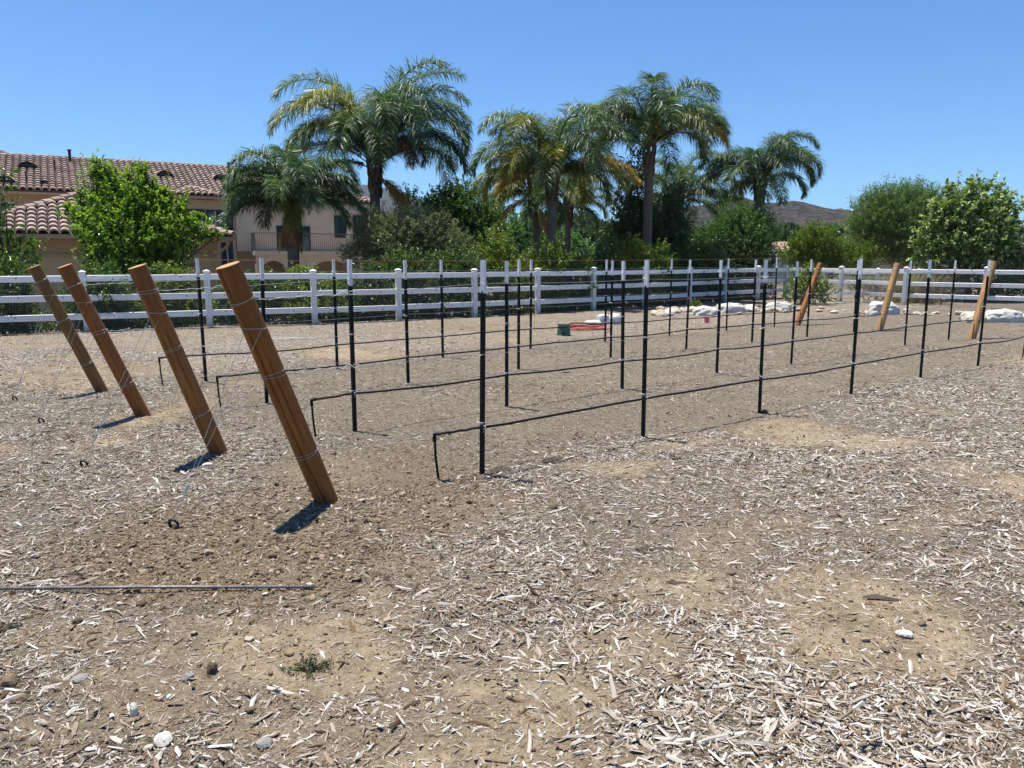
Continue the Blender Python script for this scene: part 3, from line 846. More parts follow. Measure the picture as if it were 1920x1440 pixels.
for rk, b, t, r, mt, lab in [('B', (9.42, 15.72), (1862, 492), 0.078, 'log4', 'leaning tan log post at the right end of the second trellis row'),
                             ('C', (8.43, 17.62), (1683, 495), 0.076, 'log4', 'leaning tan log post beside the white sack, middle one on the right'),
                             ('D', (7.06, 19.02), (1538, 495), 0.074, 'log1', 'leaning brown log post on the right, the one beside the green shrub')]:
    LOGS[rk + 'r'] = end_log((b[0], b[1], 0), top_of(b, t[0], t[1], 1), r, M[mt], lab, ord(rk) + 7, [(4.5, .2, .8, .008)])
b = (9.32, 13.30)
LOGS['Ar'] = end_log((b[0], b[1], 0), (b[0] + RD.x * .55, b[1] + RD.y * .55, 1.58), .078, M['log4'], 'leaning tan log post at the right end of the nearest trellis row', 3, [(4.5, .2, .8, .008)])

def on_log(lg, z):
    base, ax, L, r = lg
    s = z / ax.z
    return base + ax * s
def sag(a, b, n, d):
    return [a.lerp(b, i / n) - Vector((0, 0, d * 4 * (i / n) * (1 - i / n))) for i in range(n + 1)]

WNAME = {1.43: 'top', 0.91: 'middle', 0.385: 'lowest'}
for rk, pts in ROWS.items():
    P = [Vector((p[0], p[1], 0)) for p in pts]
    for z in WIRE_Z:
        lz = {1.43: 1.36, 0.91: 0.90, 0.385: 0.36}[z]
        a = on_log(LOGS[rk + 'l'], lz); e = on_log(LOGS[rk + 'r'], lz)
        root = empty('trellis_wire', a)
        tag(root, '%s silver wire strung along the %s trellis row' % (WNAME[z], ROWNAME[rk]), 'wire', 'trellis wires')
        off = -RN * 0.004 - RD * 0.02
        wp = [a + RD * .06] + [p + Vector((0, 0, z)) + RN * 0.024 for p in P] + [e - RD * .06]
        path = []
        for i in range(len(wp) - 1): path += sag(wp[i], wp[i + 1], 6, random.uniform(0.002, 0.012))[:-1]
        path.append(wp[-1])
        rad = 0.0016
        MB().tube([p - a for p in path], rad, 5).build('strand', M['galv'], root)
        for lg, s in ((LOGS[rk + 'l'], 1), (LOGS[rk + 'r'], -1)):
            c = on_log(lg, lz); w = MB()
            for q in range(2):
                ax2 = lg[1] + Vector((random.uniform(-.18, .18), random.uniform(-.12, .12), 0))
                w.torus(c - a + lg[1] * (q * .016 - .01), ax2, lg[3] * 1.045 + .001, 0.0017, 26, 5)
            w.build('wrap', M['galv'], root, True)
        # twisted tail of the splice near the left log
        tw = MB(); st_ = a + RD * .10; en = wp[1]
        dr = (en - st_).normalized(); up = Vector((0, 0, 1)); sd = dr.cross(up)
        tl = random.uniform(.35, .6)
        if z > .5:
            tw.tube([st_ - a + dr * tl * i / 30 + (up * math.cos(i * .9) + sd * math.sin(i * .9)) * (.004 if i < 24 else .012) for i in range(31)], .0019, 5)
            lp = [st_ - a + dr * (tl + .05 * math.sin(i / 10 * math.pi)) + up * .012 * math.cos(i / 10 * math.pi) for i in range(11)]
            tw.tube(lp, .002, 5).build('twisted_splice', M['tie'], root, True)
# rusty wire over the tips of the farthest row
P = [Vector((p[0], p[1], t - 0.02)) + RN * .03 for p, t in zip(ROWS['D'], TOPZ['D'])]
o = MB().tube(P + [P[-1] + RD * .5], 0.003, 5).build('trellis_wire', M['rustwire'])
tag(o, 'rusty brown wire at the white tips of the farthest trellis row', 'wire')

# drip tubes
TUBE_L = {'A': (821, 897), 'B': (591, 818), 'C': (414, 766), 'D': (305, 723)}
TUBE_R = {'A': (8.42, 12.58), 'B': None, 'C': None, 'D': None}
for rk, pts in ROWS.items():
    P = [Vector((p[0], p[1], 0)) for p in pts]
    g0 = G(*TUBE_L[rk]); root = empty('drip_tube', g0)
    tag(root, 'black drip tube hung low along the %s trellis row with a bent-down end' % ROWNAME[rk], 'drip tube', 'drip tubes')
    dz = 0.36
    zc = {'A': .335, 'B': .34, 'C': .35, 'D': .36}[rk]
    el = g0 + Vector((-0.02, 0, zc))
    wp = [el] + [p + Vector((0, 0, dz + random.uniform(-.006, .006))) + RN * .034 for p in P]
    er = LOGS[rk + 'r']
    wp.append(Vector((*TUBE_R[rk], .36)) if TUBE_R[rk] else on_log(er, .37) - RD * .12)
    path = []
    for i in range(len(wp) - 1): path += sag(wp[i], wp[i + 1], 8, random.uniform(-.006, .028) if i else .0)[:-1]
    path.append(wp[-1])
    path = [p + RN * random.gauss(0, .003) + Vector((0, 0, random.gauss(0, .0025))) for p in path]
    MB().tube([p - g0 for p in path], .0098, 10).build('tube', M['tube'], root, True)
    MB().tube([el - g0, el * .5 + g0 * .5 - g0 + Vector((-.004, 0, 0)), Vector((.012, -.01, -.06))], .0095, 10).build('drop_leg', M['tube'], root, True)
    MB().tube([el - g0 + RD * .05, el - g0 + RD * .015, el - g0, el - g0 - Vector((0, 0, .02)), el - g0 - Vector((0, 0, .055))], .0145, 10).build('elbow', M['tube'], root, True)
    if TUBE_R[rk]:
        q = wp[-1] - g0
        MB().tube([q, q - Vector((.0, .0, .2)), q - Vector((.01, 0, .42))], .0095, 10).build('drop_leg', M['tube'], root, True)
    for p in wp[1:-1]:
        t = MB(); t.torus(p - g0, RD + Vector((random.uniform(-.3, .3), 0, random.uniform(-.3, .3))), .0135, .0022, 12, 5)
        t.tube([p - g0 + Vector((0, 0, -.012)), p - g0 + Vector((random.uniform(-.01, .01), -.01, -.04))], .0017, 4)
        t.build('tie', M['tie'], root, True)

# guy wires and anchors
RING = {'A': (326, 990), 'B': (158, 876), 'C': (78, 796), 'D': (28, 751)}
for rk in 'ABCD':
    lg = LOGS[rk + 'l']; g = G(*RING[rk]); g.z = float(hgt(g.x, g.y))
    c = on_log(lg, 1.19); base = empty('guy_wire', c)
    tag(base, 'doubled silver guy wire tying down the %s of the four left log posts' % {'A': 'nearest', 'B': 'second nearest', 'C': 'third nearest', 'D': 'farthest'}[rk], 'wire', 'guy wires of the left logs')
    side = RN * (lg[3] + .006)
    MB().torus(Vector((0, 0, 0)), lg[1] + RD * .35, lg[3] * 1.05 + .002, .002, 26, 5).build('wrap', M['galv'], base, True)
    top_ring = g + Vector((0, 0, .045))
    clipp = top_ring.lerp(c, .16)
    for s, dx in ((1, .0), (-1, .0)):
        st_ = c + (RN * s * (lg[3] + .004)) + RD * (.02 if s > 0 else -.02)
        MB().tube([st_ - c, clipp - c + RN * s * .012, top_ring - c], .0018, 5).build('strand', M['galv'], base)
    MB().tube([clipp - c - (clipp - top_ring).normalized() * .03, clipp - c + (clipp - top_ring).normalized() * .03], .009, 6).build('crimp', M['galv'], base)
    a = empty('earth_anchor', (g.x, g.y, g.z))
    tag(a, 'dark iron ring anchor in the dirt tying down the %s left log post' % {'A': 'nearest', 'B': 'second nearest', 'C': 'third nearest', 'D': 'farthest'}[rk], 'anchor', 'ring anchors')
    MB().torus((0, 0, .022), (.25, 1, .35), .030, .0085, 22, 8).build('ring', M['iron'], a, True)
    MB().tube([(0, 0, -.25), (0, 0, -.005)], .008, 8).build('shaft', M['iron'], a, True)

# ------------------------------------------------------------------ vegetation
def leaf_mesh(name, p0, p1, K, ls, lw, droop=0.2, spread=0.9, fold=0.15, tipbright=0.35, r=None, up=0.0):
    r = r or rng
    m = len(p0)
    t = r.uniform(0.05, 1.08, (m, K, 1))
    tw = p1 - p0; tl = np.linalg.norm(tw, axis=1, keepdims=True) + 1e-6; td = tw / tl
    pos = p0[:, None] + tw[:, None] * t
    rnd = r.normal(0, 1, (m, K, 3)); rnd /= np.linalg.norm(rnd, axis=2, keepdims=True)
    d = td[:, None] * 0.55 + rnd * spread + np.array([0, 0, up - droop])
    d /= np.linalg.norm(d, axis=2, keepdims=True)
    rn2 = r.normal(0, 1, (m, K, 3)) * 0.6 + np.array([0, 0, 0.9])
    s = np.cross(d, rn2); s /= (np.linalg.norm(s, axis=2, keepdims=True) + 1e-6)
    nn = np.cross(s, d)
    L = ls * r.uniform(0.6, 1.25, (m, K, 1)); W = lw * r.uniform(0.7, 1.2, (m, K, 1))
    v = np.stack([pos, pos + d * L * 0.45 + s * W * .5 + nn * L * fold, pos + d * L - nn * L * .05, pos + d * L * 0.45 - s * W * .5 + nn * L * fold], axis=2)
    v = v.reshape(-1, 3)
    nq = m * K
    b = np.arange(nq)[:, None] * 4
    faces = np.concatenate([b + np.array([0, 1, 2]), b + np.array([0, 2, 3])])
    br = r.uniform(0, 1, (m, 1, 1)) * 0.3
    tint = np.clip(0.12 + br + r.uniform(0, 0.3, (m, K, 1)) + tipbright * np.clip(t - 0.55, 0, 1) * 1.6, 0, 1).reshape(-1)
    return mesh_np(name, v, faces, False, {'tint': ('FACE', 'FLOAT', np.concatenate([tint, tint]))})

def twigs_in(clumps, M_, tl, upb=0.5, inner=0.35, r=None):
    """twigs over a union of ellipsoids; uneven outline comes from unequal twig reach"""
    r = r or rng
    c = np.array([q[:3] for q in clumps], float); rad = np.array([q[3:6] for q in clumps], float)
    wgt = (rad[:, 0] * rad[:, 2] + rad[:, 1] * rad[:, 2] + rad[:, 0] * rad[:, 1]); wgt /= wgt.sum()
    k = r.choice(len(clumps), M_, p=wgt)
    d = r.normal(0, 1, (M_, 3)); d /= np.linalg.norm(d, axis=1, keepdims=True)
    f = 1 - (1 - inner) * r.uniform(0, 1, (M_, 1)) ** 1.8
    p0 = c[k] + d * rad[k] * f
    dr = d + np.array([0, 0, upb]) + r.normal(0, .35, (M_, 3)); dr /= np.linalg.norm(dr, axis=1, keepdims=True)
    return p0, p0 + dr * tl * r.uniform(0.4, 1.3, (M_, 1))

def limbs(base, clumps, r0, mat, parent, rr, trunk_h=0.35, name_t='trunk', name_b='limb', n_extra=0):
    base = Vector(base)
    cc = [Vector(q[:3]) for q in clumps]
    ctr = sum(cc, Vector()) / len(cc)
    fork = base.lerp(Vector((ctr.x, ctr.y, ctr.z)), trunk_h)
    t = MB(); t.tube([base - Vector((0, 0, .2)), base.lerp(fork, .5) + Vector((rr.uniform(-.05, .05), rr.uniform(-.05, .05), 0)), fork], [r0 * 1.2, r0, r0 * .85], 9)
    t.build(name_t, mat, parent, True)
    for q in clumps:
        c = Vector(q[:3]) + Vector((rr.uniform(-.2, .2) * q[3], rr.uniform(-.2, .2) * q[4], q[5] * .5))
        mid = fork.lerp(c, .5) + Vector((rr.uniform(-.15, .15), rr.uniform(-.15, .15), rr.uniform(0, .15)))
        MB().tube([fork, mid, c], [r0 * .55, r0 * .4, r0 * .15], 6).build(name_b, mat, parent, True)

def plant(name, label, cat, base, clumps, leafm, M_, K, ls, lw, tl, upb=0.5, droop=0.2, r0=0.06, trunk_h=0.35, group=None, seed=0, tipbright=.35, inner=.35, spread=.9, up=0.0, bark='branch', crown='crown', shoots=()):
    r = np.random.default_rng(seed + 1000); rr = random.Random(seed)
    root = empty(name, base); tag(root, label, cat, group)
    cl = [(q[0] - base[0], q[1] - base[1], q[2] - base[2], *q[3:6]) for q in clumps]
    p0, p1 = twigs_in(cl, M_, tl, upb, inner, r)
    for (b0, t0) in shoots:                       # long upright shoots clothed in short leafy twigs
        b0 = np.array(b0) - np.array(base); t0 = np.array(t0) - np.array(base); m_ = 34
        u = r.uniform(0, 1, (m_, 1)); q = b0 + (t0 - b0) * u
        dd = np.c_[r.normal(0, .75, m_), r.normal(0, .75, m_), np.full(m_, 1.0)]; dd /= np.linalg.norm(dd, axis=1, keepdims=True)
        p0 = np.concatenate([p0, q]); p1 = np.concatenate([p1, q + dd * (.20 - .07 * u)])
    zmin = 0.03
    p0[:, 2] = np.maximum(p0[:, 2], zmin); p1[:, 2] = np.maximum(p1[:, 2], zmin + .02)
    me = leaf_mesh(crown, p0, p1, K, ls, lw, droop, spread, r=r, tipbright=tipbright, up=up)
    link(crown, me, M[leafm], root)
    limbs((0, 0, 0), cl, r0, M[bark], root, rr, trunk_h)
    # thin twigs
    sel = r.choice(len(p0), min(len(p0), 260), replace=False)
    tw = MB()
    for i in sel: tw.tube([Vector(p0[i]), Vector(p1[i])], [.008, .003], 3, False)
    o = tw.build('twigs', M[bark], root); o['kind'] = 'stuff'
    return root

def E(px, py, Y, rx, rz, ry=None):
    """ellipsoid clump: seen at (px, py), Y m away, radii rx, rz in photo pixels"""
    p = at(px, py, Y); s = Y / 1460.0
    return (p.x, p.y, p.z, rx * s, (ry if ry else rx) * s, rz * s)

def gbase(px, Y):
    x = kx(px) * Y
    return (x, Y, float(hgt(x, Y)))

# hedge behind the back fence
def fence_pt(u, back):
    i = int(min(max(math.floor(u), 0), len(FENCE) - 2)); t = u - i
    p = FENCE[i].lerp(FENCE[i + 1], t); d = (FENCE[i + 1] - FENCE[i]).normalized()
    return p + Vector((-d.y, d.x, 0)) * back
hed = [(1.6, 1.6, .95, 'lf_hedge'), (2.35, 1.5, .9, 'lf_hedge'), (3.1, 1.35, .9, 'lf_hedge'), (3.75, 1.3, .9, 'lf_hedgey'), (4.4, 1.3, .9, 'lf_hedge'), (5.05, 1.4, 1.0, 'lf_hedgey'),
       (5.7, 1.4, .95, 'lf_hedge'), (6.35, 1.65, 1.0, 'lf_hedge'), (7.0, 1.95, 1.0, 'lf_hedge'), (7.65, 2.3, 1.05, 'lf_hedgey'), (8.3, 2.1, 1.0, 'lf_hedgey'), (8.95, 2.0, 1.05, 'lf_hedgey'), (9.6, 2.0, 1.0, 'lf_hedge'),
       (10.25, 2.05, 1.05, 'lf_hedgey'), (10.9, 2.1, 1.05, 'lf_hedgey'), (11.55, 2.1, 1.1, 'lf_hedge'), (12.2, 2.15, 1.1, 'lf_hedge'), (12.85, 2.2, 1.15, 'lf_dark'), (13.45, 2.2, 1.15, 'lf_hedge')]
for i, (u, h, rx, mt) in enumerate(hed):
    p = fence_pt(u, .95 + .15 * math.sin(i * 2.3)); z0 = float(hgt(p.x, p.y))
    cl = []
    rr = random.Random(i + 50)
    for q in range(7):
        a = rr.uniform(0, 6.28); d = rr.uniform(.15, .62) * rx
        hh = h * rr.uniform(.22, .86)
        cl.append((p.x + math.cos(a) * d, p.y + math.sin(a) * d, z0 + hh, rx * rr.uniform(.34, .52), rx * rr.uniform(.34, .5), h * rr.uniform(.2, .34)))
    cl.append((p.x, p.y, z0 + h * .42, rx * .7, rx * .62, h * .4)); cl.append((p.x, p.y, z0 + .3, rx * .8, rx * .6, .32)); cl.append((p.x - .4, p.y - .4, z0 + .25, rx * .5, rx * .4, .28)); cl.append((p.x + .45, p.y + .2, z0 + .25, rx * .5, rx * .4, .28))
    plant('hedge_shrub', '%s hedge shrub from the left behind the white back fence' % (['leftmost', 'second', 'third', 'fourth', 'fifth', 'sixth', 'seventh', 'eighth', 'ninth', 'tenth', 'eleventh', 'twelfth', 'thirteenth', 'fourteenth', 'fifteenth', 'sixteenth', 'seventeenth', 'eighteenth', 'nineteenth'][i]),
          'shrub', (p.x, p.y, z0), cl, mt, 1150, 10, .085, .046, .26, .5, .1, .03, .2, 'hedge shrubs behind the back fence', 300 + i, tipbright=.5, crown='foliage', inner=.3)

# self-sown plants at the foot of the fence
for i, (px, py, w, lab) in enumerate([(545, 600, 16, 'small yellow-green weed at the foot of the fence behind the nearest log'), (70, 618, 30, 'low leafy weed under the fence at the far left'), (690, 590, 14, 'little dark weed in the shade under the fence left of centre'),
                                      (935, 582, 12, 'small weed below the bottom rail in the middle of the fence'), (1302, 573, 10, 'tiny weed under the fence just left of the sacks'), (205, 612, 22, 'leafy weed under the fence between the two leftmost logs')]):
    g = G(px, py + 6); b = (g.x, g.y, float(hgt(g.x, g.y))); rw_ = w * g.y / 1460
    plant('fence_weed', lab, 'weed', b, [(b[0], b[1], b[2] + rw_ * .6, rw_ * .8, rw_ * .5, rw_ * .6), (b[0] + rw_ * .5, b[1], b[2] + rw_ * .4, rw_ * .5, rw_ * .4, rw_ * .4)], 'lf_hedgey', 60, 7, .06, .03, .14, .6, .1, .008, .3, seed=700 + i, tipbright=.5, crown='foliage')
# trees and large shrubs behind the fence
Y = 20.4
plant('bright_green_tree', 'bright green bushy tree with tall upright shoots in front of the low roof', 'tree', gbase(250, Y),
      [E(255, 445, Y, 90, 55), E(200, 440, Y, 40, 50), E(322, 450, Y, 46, 36), E(240, 400, Y, 52, 42), E(184, 342, Y, 9, 34), E(184, 375, Y, 16, 30), E(271, 345, Y, 9, 30), E(268, 375, Y, 18, 28), E(222, 362, Y, 16, 34), E(295, 392, Y, 18, 34),
       E(138, 408, Y, 18, 14), E(368, 432, Y, 22, 14), E(338, 398, Y, 11, 22), E(400, 452, Y, 14, 10), E(245, 345, Y, 9, 22), E(160, 440, Y, 16, 18), E(250, 485, Y, 70, 30), E(312, 388, Y, 8, 20), E(160, 378, Y, 10, 20), E(205, 335, Y, 7, 16), E(255, 520, Y, 80, 24), E(210, 495, Y, 40, 26), E(320, 492, Y, 40, 22)],
      'lf_citrus', 2300, 12, .10, .05, .42, 1.6, 0.0, .07, .3, seed=1, tipbright=.85, spread=.7, inner=.25,
      shoots=[(tuple(at(a, c, Y)), tuple(at(b, d, Y))) for a, c, b, d in ((186, 400, 179, 305), (190, 390, 196, 325), (268, 400, 270, 315), (222, 390, 214, 335), (246, 390, 243, 330), (292, 410, 288, 348), (318, 430, 316, 372), (338, 430, 340, 382), (150, 420, 128, 388), (160, 430, 150, 365), (205, 380, 207, 330), (355, 440, 372, 405), (380, 450, 402, 440), (300, 400, 306, 360))])
plant('leafy_tree', 'leafy green tree cut by the left edge of the photo', 'tree', gbase(5, 19.2),
      [E(0, 480, 19.2, 45, 28), E(40, 490, 19.2, 26, 16), E(-25, 400, 19.2, 26, 45), E(6, 352, 19.2, 9, 20), E(12, 395, 19.2, 8, 12), E(50, 462, 19.2, 14, 12), E(-50, 440, 19.2, 40, 50)],
      'lf_citrus', 260, 11, .11, .055, .4, .7, .35, .06, .4, seed=2, tipbright=.2)
plant('grey_green_shrub', 'big rounded grey-green shrub left of the dark tree, beyond the fence', 'shrub', gbase(775, 25.0),
      [E(775, 455, 25, 75, 48), E(720, 460, 25, 45, 45), E(835, 470, 25, 45, 36), E(760, 425, 25, 50, 25), E(700, 420, 25, 22, 24), E(800, 430, 25, 40, 28), E(680, 480, 25, 35, 28)],
      'lf_grey', 4200, 12, .08, .028, .36, .4, .15, .05, .25, seed=3, tipbright=.3, inner=.3)
plant('dark_leafy_tree', 'dark leafy tree rising behind the grey-green shrub', 'tree', gbase(855, 30),
      [E(860, 420, 30, 50, 45), E(895, 450, 30, 40, 45), E(835, 390, 30, 32, 28), E(870, 372, 30, 26, 20), E(800, 400, 30, 18, 18), E(772, 382, 30, 9, 14), E(820, 430, 30, 35, 30), E(915, 430, 30, 25, 40)],
      'lf_mid', 2100, 12, .13, .06, .45, .5, .1, .08, .3, seed=4, tipbright=.4)
plant('dark_tree', 'dense very dark tree mass around the foot of the tallest right palm', 'tree', gbase(1215, 31.5),
      [E(1215, 440, 31.5, 62, 60), E(1180, 400, 31.5, 26, 60), E(1255, 420, 31.5, 34, 50), E(1190, 340, 31.5, 15, 50), E(1165, 450, 31.5, 30, 40), E(1215, 470, 31.5, 75, 40), E(1240, 390, 31.5, 25, 30)],
      'lf_dark', 2400, 12, .13, .06, .42, .4, .25, .1, .3, seed=5, tipbright=.15, inner=.2)
plant('green_shrub', 'tall mid-green shrub below the palm on the right', 'shrub', gbase(1390, 33),
      [E(1390, 455, 33, 55, 42), E(1340, 462, 33, 38, 34), E(1420, 440, 33, 32, 40), E(1375, 425, 33, 30, 28), E(1310, 470, 33, 30, 26), E(1400, 420, 33, 16, 25)],
      'lf_mid', 2200, 12, .12, .04, .5, 1.0, .1, .06, .25, seed=6)
plant('yellow_green_shrub', 'yellow-green shrub in front of the brown hills, beside the fence corner', 'shrub', gbase(1525, 37),
      [E(1525, 470, 37, 38, 34), E(1495, 480, 37, 30, 24), E(1555, 478, 37, 28, 26), E(1530, 450, 37, 26, 20), E(1590, 490, 37, 38, 22), E(1625, 482, 37, 25, 20)],
      'lf_hedgey', 1900, 12, .12, .042, .5, 1.0, .1, .06, .25, seed=7)
Y = 38.0
plant('feathery_tree', 'broad feathery grey-green tree with a rounded crown on the right', 'tree', gbase(1695, Y),
      [E(1690, 400, Y, 62, 38), E(1640, 410, Y, 40, 34), E(1735, 405, Y, 38, 38), E(1665, 378, Y, 36, 22), E(1715, 376, Y, 32, 20), E(1620, 430, Y, 24, 26), E(1690, 445, Y, 62, 38), E(1748, 430, Y, 26, 40), E(1700, 475, Y, 55, 30)],
      'lf_willow', 4800, 14, .13, .026, .6, 1.0, -.05, .12, .4, seed=8, tipbright=.45, inner=.3)
Y = 30.5
plant('poplar_like_tree', 'tall tree with large pale-backed leaves near the right edge', 'tree', gbase(1820, Y),
      [E(1815, 425, Y, 58, 52), E(1770, 440, Y, 36, 40), E(1865, 440, Y, 36, 42), E(1800, 380, Y, 28, 32), E(1838, 372, Y, 32, 26), E(1868, 395, Y, 26, 28), E(1820, 460, Y, 66, 36), E(1765, 400, Y, 16, 16), E(1885, 460, Y, 24, 26), E(1745, 470, Y, 22, 26)],
      'lf_pale', 1500, 11, .16, .11, .45, .5, .15, .1, .35, seed=9, tipbright=.55, spread=1.0)
plant('edge_shrub', 'green shrub cut off by the right edge behind the fence', 'shrub', gbase(1935, 30), [E(1935, 500, 30, 45, 40), E(1925, 470, 30, 20, 22), E(1905, 520, 30, 40, 30), E(1885, 540, 30, 40, 22)],
      'lf_mid', 500, 10, .12, .06, .4, .5, .1, .05, .2, seed=10)
plant('dark_hedge', 'dark low hedge behind the fence beneath the tall pale-leaved tree', 'shrub', gbase(1800, 31), [E(1830, 530, 31, 60, 24), E(1760, 525, 31, 40, 20), E(1870, 545, 31, 50, 22), E(1790, 500, 31, 40, 22)],
      'lf_hedge', 700, 9, .11, .055, .35, .5, .1, .05, .2, seed=11)
plant('corner_shrub', 'leafy green shrub growing inside the fence corner beside a leaning log', 'shrub', gbase(1505, 28.0), [E(1505, 535, 28, 24, 28), E(1530, 545, 28, 22, 22), E(1495, 552, 28, 22, 16), E(1515, 518, 28, 14, 14), E(1550, 552, 28, 12, 18)],
      'lf_hedgey', 320, 9, .10, .05, .3, .7, .1, .03, .2, seed=12, tipbright=.6)
for i, (px, Yd, rx) in enumerate([(1640, 29.3, 50), (1765, 27.8, 44)]):
    r_ = random.Random(i + 5); b = Vector(gbase(px, Yd)); root = empty('bare_bush', b)
    tag(root, ['leafless grey bush behind the fence left of the dry grass', 'leafless grey bush behind the fence right of the dry grass'][i], 'bush')
    m = MB()
    def grow(p, d, L, r, lev):
        q = p + d * L
        m.tube([p, p.lerp(q, .5) + Vector((r_.gauss(0, .03), r_.gauss(0, .03), 0)), q], [r, r * .8, r * .55], 4, False)
        if lev:
            for _ in range(4):
                nd = (d + Vector((r_.gauss(0, .7), r_.gauss(0, .7), r_.gauss(.1, .4)))).normalized()
                grow(p.lerp(q, r_.uniform(.45, 1)), nd, L * r_.uniform(.55, .85), r * .6, lev - 1)
    for _ in range(7): grow(Vector((r_.gauss(0, .12), r_.gauss(0, .12), -.05)), Vector((r_.gauss(0, .5), r_.gauss(0, .5), 1)).normalized(), .5, .012, 4)
    m.build('branches', M['drybranch'], root)
def grass_tuft(name, label, base, n, h, spread, mat, w=.012, lean=.35):
    r = np.random.default_rng(int(abs(base[0]) * 100)); root = empty(name, base)
    p = np.c_[r.normal(0, spread, n), r.normal(0, spread * .6, n), np.zeros(n)]
    d = np.c_[r.normal(0, lean, n), r.normal(0, lean, n), np.ones(n)]; L = h * r.uniform(.5, 1.1, n)[:, None]
    s = np.c_[r.normal(0, 1, n), r.normal(0, 1, n), np.zeros(n)]; s /= np.linalg.norm(s, axis=1, keepdims=True)
    m1 = p + d * L * .55; m2 = p + d * L + d * np.array([.5, .5, 0]) * L
    v = np.stack([p - s * w / 2, p + s * w / 2, m1 + s * w * .4, m1 - s * w * .4, m2], 1).reshape(-1, 3)
    b = np.arange(n)[:, None] * 5
    me = mesh_np('blades', v, [b + np.array([0, 1, 2, 3]), b + np.array([3, 2, 4])], False, {'tint': ('FACE', 'FLOAT', np.tile(r.uniform(0, 1, n), 2))})
    link('blades', me, mat, root); tag(root, label, 'grass')
    return root
grass_tuft('dry_grass_clump', 'tall yellow dry grass behind the fence between two bare bushes', gbase(1716, 29.0), 900, 1.25, .45, M['drygrass'], .016)
grass_tuft('red_grass_clump', 'reddish-brown tuft of grass above the fence rail behind the middle right log', gbase(1705, 31), 260, 1.75, .35, M['lf_dry'], .016, .3)

# ------------------------------------------------------------------ palms
def frond(r, az, el, L, bend, nl=78, ll=0.62, lw=0.034, droop=1.0, twist=0.0, plume=1.0):
    """feather frond: arching rachis plus hanging leaflets; returns verts, quads, tint"""
    n = 22
    t = np.linspace(0, 1, n + 1)
    ang = R(el) - R(bend) * t ** 1.55
    ds = L / n
    hx = np.concatenate([[0], np.cumsum(np.cos((ang[1:] + ang[:-1]) / 2) * ds)])
    hz = np.concatenate([[0], np.cumsum(np.sin((ang[1:] + ang[:-1]) / 2) * ds)])
    sw = twist * t ** 2 * L
    ca, sa = math.cos(R(az)), math.sin(R(az))
    C = np.c_[hx * ca - sw * sa, hx * sa + sw * ca, hz]
    T = np.gradient(C, axis=0); T /= np.linalg.norm(T, axis=1, keepdims=True)
    side = np.array([-sa, ca, 0.0])
    V, Fq, TI = [], [], []
    # rachis: three-sided tapering
    w = 0.040 * (1 - t) ** 0.8 + 0.005
    N_ = np.cross(side, T)
    ring = np.stack([C + side * w[:, None], C - side * w[:, None], C - N_ * w[:, None] * -.9], 1)
    V.append(ring.reshape(-1, 3))
    i = np.arange(n)[:, None] * 3
    for a, b in ((0, 1), (1, 2), (2, 0)): Fq.append(np.c_[i + a, i + b, i + 3 + b, i + 3 + a])
    TI.append(np.full(3 * n, .75))
    off = (n + 1) * 3
    # leaflets
    tt = np.sort(r.uniform(0.12, 1.0, nl * 2)); sg = np.where(np.arange(nl * 2) % 2 == 0, 1.0, -1.0)
    idx = tt * n; i0 = np.minimum(idx.astype(int), n - 1); fr = (idx - i0)[:, None]
    P = C[i0] * (1 - fr) + C[i0 + 1] * fr; D = T[i0]
    NN = np.cross(side, D); NN *= np.sign(NN[:, 2:3] + 1e-3)
    prof = np.sin(np.clip((tt - .08) / .95, 0, 1) * math.pi * .86 + .32) ** .6
    ln = ll * prof * r.uniform(.8, 1.2, nl * 2)
    d0 = side * sg[:, None] * r.uniform(.55, 1.0, (nl * 2, 1)) + D * r.uniform(.35, .75, (nl * 2, 1)) + NN * r.uniform(-.25, .75, (nl * 2, 1)) * plume
    d0 /= np.linalg.norm(d0, axis=1, keepdims=True)
    grav = np.array([0, 0, -1.0])
    segs = [P]; d = d0
    for q in range(3):
        segs.append(segs[-1] + d * ln[:, None] / 3)
        d = d + grav * droop * r.uniform(.55, 1.0, (nl * 2, 1)) * (.75 + .3 * q); d /= np.linalg.norm(d, axis=1, keepdims=True)
    wv = np.cross(d0, np.array([0, 0, 1.0]) + r.normal(0, .5, (nl * 2, 3))); wv /= np.linalg.norm(wv, axis=1, keepdims=True) + 1e-6
    ws = [lw * .5, lw, lw * .75, lw * .12]
    v = np.stack([np.stack([s_ - wv * a / 2, s_ + wv * a / 2], 1) for s_, a in zip(segs, ws)], 1).reshape(-1, 3)
    V.append(v)
    b = off + np.arange(nl * 2)[:, None] * 8
    for q in range(3): Fq.append(np.c_[b + 2 * q, b + 2 * q + 1, b + 2 * q + 3, b + 2 * q + 2])
    ti = np.clip(r.uniform(0, .55, nl * 2) + .3 * tt + r.uniform(-.15, .25), 0, 1)
    TI += [ti, ti, ti]
    return np.concatenate(V), np.concatenate(Fq), np.concatenate(TI)

